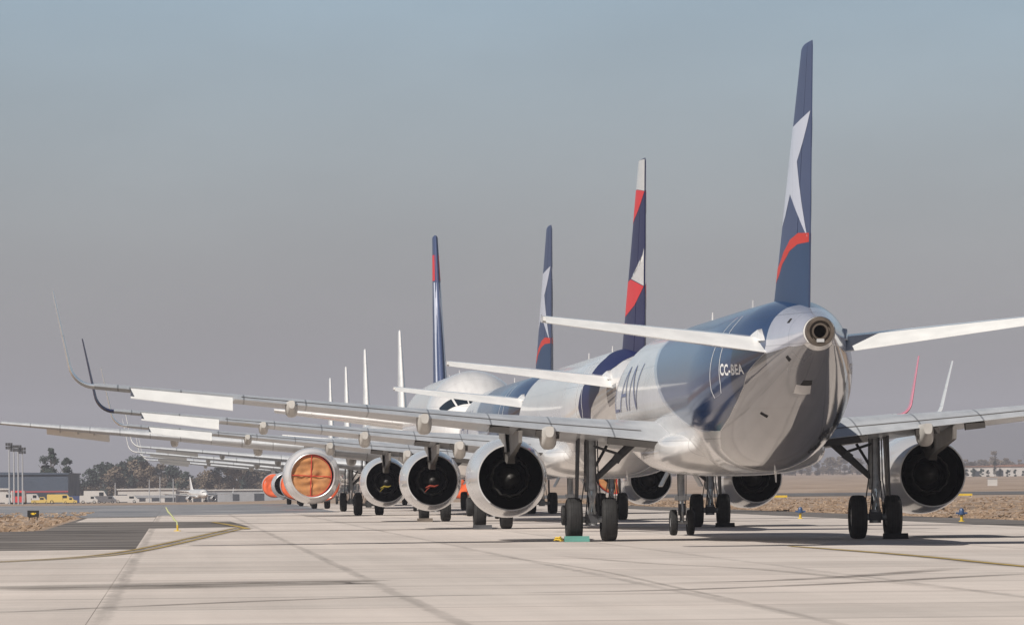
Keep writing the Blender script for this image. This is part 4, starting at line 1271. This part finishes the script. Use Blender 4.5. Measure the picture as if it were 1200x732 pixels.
vehicle(113, 1300, 5.2, 2.2, 2.6, M_vwhite, 'tall white box lorry left of the terminal', 'lorry', 'side', None, 'lorry')
vehicle(124, 1280, 4.4, 1.8, 1.5, M_belly, 'grey car left of the terminal end', 'car', 'side', None, 'car')
vehicle(148, 1320, 5.5, 2.2, 1.6, M_vwhite, 'low white vehicle before the terminal left end', 'van', 'side')

# a small far jet seen nose on
pj, _ = aircraft(SPEC_B, 0, 0, 'plain', 'tiny far jet seen head on in front of the low sheds', None, True, 1, 'airliner')
pj.location = (at(232, 1620), 1620, gz(at(232, 1620), 1620)); pj.rotation_euler = (0, 0, HEAD + PI + R(12))
pj.scale = (.56, .56, .56)

# trees: crown of many small leaf faces, real limbs
def crown_mesh(seed, H, W, lean=0, n=1500, leaf=.5, lobes=9, low=.25):
    rnd = random.Random(seed); bm = bmesh.new(); L = []
    for i in range(lobes):
        z = H * (low + (1 - low) * rnd.random() ** .8 * .86); k = 1 - abs((z / H - .55) / .6) ** 2
        a = rnd.uniform(0, 2 * PI); rr = W * .5 * max(.15, k) * rnd.uniform(0, .75)
        L.append((rr * math.cos(a) + lean * z / H, rr * math.sin(a), z, W * rnd.uniform(.14, .27)))
    L.append((lean, 0, H * .9, W * .14))
    for i in range(n):
        c = rnd.choice(L); v = Vector((rnd.gauss(0, 1), rnd.gauss(0, 1), rnd.gauss(0, 1))).normalized() * c[3] * rnd.uniform(.35, 1.08)
        p = Vector(c[:3]) + Vector((v.x, v.y, v.z * .85))
        a = Vector((rnd.gauss(0, 1), rnd.gauss(0, 1), rnd.gauss(0, 1))).normalized(); b = a.orthogonal().normalized(); s = leaf * rnd.uniform(.5, 1.2)
        bm.faces.new([bm.verts.new(p + a * s * .6), bm.verts.new(p + b * s * .45), bm.verts.new(p - a * s * .6), bm.verts.new(p - b * s * .45)])
    me = bpy.data.meshes.new('crown'); bm.to_mesh(me); bm.free(); return me
def trunk_mb(H, r, seed, lean=0):
    rnd = random.Random(seed); m = MB()
    m.tube([(0, 0, -.2), (lean * .3, 0, H * .3), (lean * .6, 0, H * .6), (lean, 0, H * .85)], [r, r * .8, r * .5, r * .15], 8)
    for i in range(5):
        z = H * rnd.uniform(.28, .6); a = rnd.uniform(0, 2 * PI); d = H * .22
        m.tube([(lean * z / H, 0, z), (lean * z / H + d * .6 * math.cos(a), d * .6 * math.sin(a), z + d * .5), (lean * z / H + d * math.cos(a), d * math.sin(a), z + d)], [r * .4, r * .25, r * .08], 6)
    return m
def tree(px, Y, H, W, seed, m, label, group, shared=None, z=None, **kw):
    x = at(px, Y); r = empty('tree', (x, Y, (gz(x, Y) if z is None else z) - .1)); tag(r, label, 'tree', group)
    part('trunk', (shared + 'tr') if shared else None, lambda: trunk_mb(H, H * .028, seed), M_bark, r)
    part('crown', (shared + 'cr') if shared else None, lambda: crown_mesh(seed, H, W, **kw), m, r)
    r.rotation_euler = (0, 0, random.uniform(0, 6))
    return r
tree(60, 1580, 15.0, 5.2, 21, M_leafdark, 'tall dark tree with a knobbly top behind the hangar', None, n=3400, leaf=.5, lobes=20, low=.12)
tree(78, 1590, 12.6, 3.6, 22, M_leafdark, 'narrower dark tree right behind the hangar corner', None, n=2600, leaf=.45, lobes=16, low=.15)
tree(51, 1600, 10.5, 4.0, 24, M_leafdark, 'low dark tree at the left of the knobbly tree', None, n=2400, leaf=.45, lobes=14, low=.12)
# belt of trees behind the terminal: individuals, a few crown meshes
rnd = random.Random(11)
GB = 'brownish trees in the belt behind the far sheds'
LB = 'brown green bushy tree in the belt behind the far sheds'
i = 0
px = 84
while px < 440:
    hpx = 41 + 8 * math.sin(px * .045 + 1.0) + rnd.uniform(-6, 6)
    if px < 100: hpx -= 10
    if px > 330: hpx -= 6
    Y = 2000 + rnd.uniform(0, 260)
    k = i % 6; H = 10.5; sc = hpx * Y / F / H
    t = tree(px, Y, H, 8.5, 40 + k, M_leafbrown if k % 3 else M_leafdark, LB, GB, 'belt%d' % k, n=1100, leaf=.75, lobes=10, low=.12)
    t.scale = (sc * 1.1, sc * 1.1, sc); i += 1
    px += rnd.uniform(4.5, 8.5)

# ------------------------------------------------------------------ far field, right
building(1132, 1330, 2600, 4.0, 30, M_whitewall, 'long white warehouse far right beyond the runway', M_tileroof, [], [(-.44, 1.2, 3, 2.2), (-.30, 1.2, 3, 2.2), (-.1, 1.2, 3, 2)], 'warehouse', .9)
GR = 'small dark trees far right before the warehouse'
rnd = random.Random(5)
for j, px in enumerate((1133, 1141, 1150, 1158, 1166, 1172, 1181, 1190, 1199, 1208)):
    tall = j in (4,)
    t = tree(px, 2480 + rnd.uniform(0, 60), 10.5, 8.5, 40 + j % 6, M_leafdark, 'tall slim dark tree before the white warehouse' if tall else 'low dark tree in the line before the white warehouse', None if tall else GR, 'fr%d' % (j % 4), n=800, leaf=.8, lobes=9, low=.1)
    s = .62 if tall else rnd.uniform(.22, .34); t.scale = (s * (.5 if tall else 1.2), s, s)
GT = 'bare hazy trees on the far right skyline'
for j in range(96):
    px = 640 + j * 6.6 + rnd.uniform(-4, 4)
    t = tree(px, 3300 + rnd.uniform(0, 500), 10.5, 8.5, 40 + j % 6, M_leafbrown, 'hazy brown tree in the line on the far right skyline', GT, 'fs%d' % (j % 5), n=700, leaf=.8, lobes=9, low=.1)
    s = rnd.uniform(.5, 1.1) * (1.15 if px > 1130 else 1.0); t.scale = (s * 1.7, s, s)
def yboard(px, Y, label):
    x = at(px, Y); r = empty('distance_marker', (x, Y, gz(x, Y))); tag(r, label, 'marker', 'yellow markers by the runway')
    blk('board', 'yb', (0, 0, .20), (2.0, .12, .22), M_yellow, r); 
    def lg():
        m = MB()
        for s in (-.8, .8): m.box((s, 0.1, .1), (.08, .06, .2))
        return m
    part('leg', 'yl', lg, M_gearin, r)
yboard(911, 640, 'low yellow marker left of the right main gear beyond the grass')
yboard(1128, 650, 'low yellow marker just right of the right engine beyond the grass')
x = at(1163, 1300); r = empty('utility_cabinet', (x, 1300, gz(x, 1300) - .05)); tag(r, 'small white cabinet beyond the runway at far right', 'cabinet')
blk('body', None, (0, 0, .75), (2.0, 1, 1.5), M_whitewall, r); blk('roof', None, (0, 0, 1.56), (2.2, 1.2, .12), M_greywall, r)

# ridge of hills far off
def hills():
    m = MB(); rings = []
    rnd = random.Random(9)
    for j in range(9):
        s = j / 8; ring = []
        for i in range(121):
            px = -1400 + i * 30
            Y = 9500 + 2600 * s; x = at(px, Y)
            h = 45 + 62 / (1 + math.exp(-(px - 980) / 120)) + 10 * math.sin(px * .013) + 6 * math.sin(px * .037 + 1) - 30 / (1 + math.exp((px - 350) / 120))
            prof = math.sin(PI * min(1, s * .9 + .02)) ** .8
            zz = h * prof + (rnd.uniform(-3, 3) if 0 < j < 8 else 0)
            if j == 0: zz = gz(x, Y) - 6
            ring.append((x, Y, zz))
        rings.append(ring)
    m.grid(rings, False); return m
me = hills().mesh('hills', 180)
M_hill = ground_mat('hill_scrub', (0.03, 0.028, 0.026), (0.045, 0.042, 0.038), (0.07, 0.06, 0.05), .004)
struct('hills', me, M_hill)

# ------------------------------------------------------------------ air
def haze():
    m = MB(); x0, x1, y0, y1, z0, z1 = -9300, 9300, -450, 14300, -16, 190
    m.box(((x0 + x1) / 2, (y0 + y1) / 2, (z0 + z1) / 2), (x1 - x0, y1 - y0, z1 - z0)); return m
hm = bpy.data.materials.new('air_haze'); hm.use_nodes = True
nt = hm.node_tree
for n in list(nt.nodes):
    if n.type != 'OUTPUT_MATERIAL': nt.nodes.remove(n)
out = [n for n in nt.nodes if n.type == 'OUTPUT_MATERIAL'][0]
pv = nt.nodes.new('ShaderNodeVolumePrincipled')
pv.inputs['Color'].default_value = (0.83, 0.83, 0.93, 1)
pv.inputs['Density'].default_value = 0.000125
pv.inputs['Anisotropy'].default_value = 0.0
nt.links.new(pv.outputs[0], out.inputs['Volume'])
hz = part('haze', None, haze, hm); hz['kind'] = 'stuff'

# ------------------------------------------------------------------ light, sky, camera
EL, AZB = R(44), R(52)
to_sun = Vector((-math.cos(EL) * math.cos(AZB), -math.cos(EL) * math.sin(AZB), math.sin(EL)))
sun = bpy.data.lights.new('sun', 'SUN'); sun.energy = 5.0; sun.angle = R(.55); sun.color = (1.0, .945, .87)
so = bpy.data.objects.new('sun', sun); COL.objects.link(so)
so.rotation_euler = to_sun.to_track_quat('Z', 'Y').to_euler()
w = bpy.data.worlds.new('World'); scene.world = w; w.use_nodes = True; nt = w.node_tree
bg = nt.nodes['Background']
sky = nt.nodes.new('ShaderNodeTexSky'); sky.sky_type = 'NISHITA'; sky.sun_disc = False
sky.sun_elevation = EL; sky.sun_rotation = math.atan2(to_sun.x, to_sun.y)
sky.air_density = 1.0; sky.dust_density = 2.5; sky.ozone_density = 1.2; sky.altitude = 400
tc = nt.nodes.new('ShaderNodeTexCoord'); sx = nt.nodes.new('ShaderNodeSeparateXYZ'); nt.links.new(tc.outputs['Generated'], sx.inputs[0])
rp = nt.nodes.new('ShaderNodeValToRGB'); rp.color_ramp.elements[0].position = 0.0; rp.color_ramp.elements[0].color = (.85, .77, .88, 1)
rp.color_ramp.elements[1].position = .085; rp.color_ramp.elements[1].color = (.83, .925, 1.055, 1)
e_ = rp.color_ramp.elements.new(.28); e_.color = (.43, .405, .39, 1)
e_ = rp.color_ramp.elements.new(.15); e_.color = (.74, .70, .685, 1)
e_ = rp.color_ramp.elements.new(.038); e_.color = (.91, .885, 1.0, 1)
nt.links.new(sx.outputs[2], rp.inputs[0])
mp = nt.nodes.new('ShaderNodeMapping'); mp.inputs['Scale'].default_value = (9, 9, 26); nt.links.new(tc.outputs['Generated'], mp.inputs[0])
nz = nt.nodes.new('ShaderNodeTexNoise'); nz.inputs['Scale'].default_value = 1.6; nz.inputs['Detail'].default_value = 5; nt.links.new(mp.outputs[0], nz.inputs['Vector'])
mr = nt.nodes.new('ShaderNodeMapRange'); mr.inputs[1].default_value = .35; mr.inputs[2].default_value = .75; mr.inputs[3].default_value = .95; mr.inputs[4].default_value = 1.09
nt.links.new(nz.outputs[0], mr.inputs[0])
m1 = nt.nodes.new('ShaderNodeMix'); m1.data_type = 'RGBA'; m1.blend_type = 'MULTIPLY'; m1.inputs[0].default_value = 1
nt.links.new(sky.outputs[0], m1.inputs[6]); nt.links.new(rp.outputs[0], m1.inputs[7])
m2 = nt.nodes.new('ShaderNodeMix'); m2.data_type = 'RGBA'; m2.blend_type = 'MULTIPLY'; m2.inputs[0].default_value = 1
nt.links.new(m1.outputs[2], m2.inputs[6]); nt.links.new(mr.outputs[0], m2.inputs[7])
nt.links.new(m2.outputs[2], bg.inputs[0]); bg.inputs[1].default_value = 0.10

cam = bpy.data.cameras.new('camera'); co = bpy.data.objects.new('camera', cam); COL.objects.link(co)
cam.sensor_width = 36; cam.lens = 36 * F / 1200; cam.shift_y = (HY - 366) / 1200
cam.clip_start = .5; cam.clip_end = 30000
co.matrix_world = Matrix.Translation((0, 0, CAMZ)) @ Matrix.Rotation(R(90), 4, 'X') @ Matrix.Rotation(-ROLL, 4, 'Z')
scene.camera = co
scene.view_settings.view_transform = 'Standard'; scene.view_settings.look = 'None'
scene.view_settings.exposure = 0; scene.view_settings.gamma = 1
scene.cycles.use_denoising = True
scene.cycles.max_bounces = 8; scene.cycles.volume_bounces = 0
scene.cycles.sample_clamp_indirect = 6
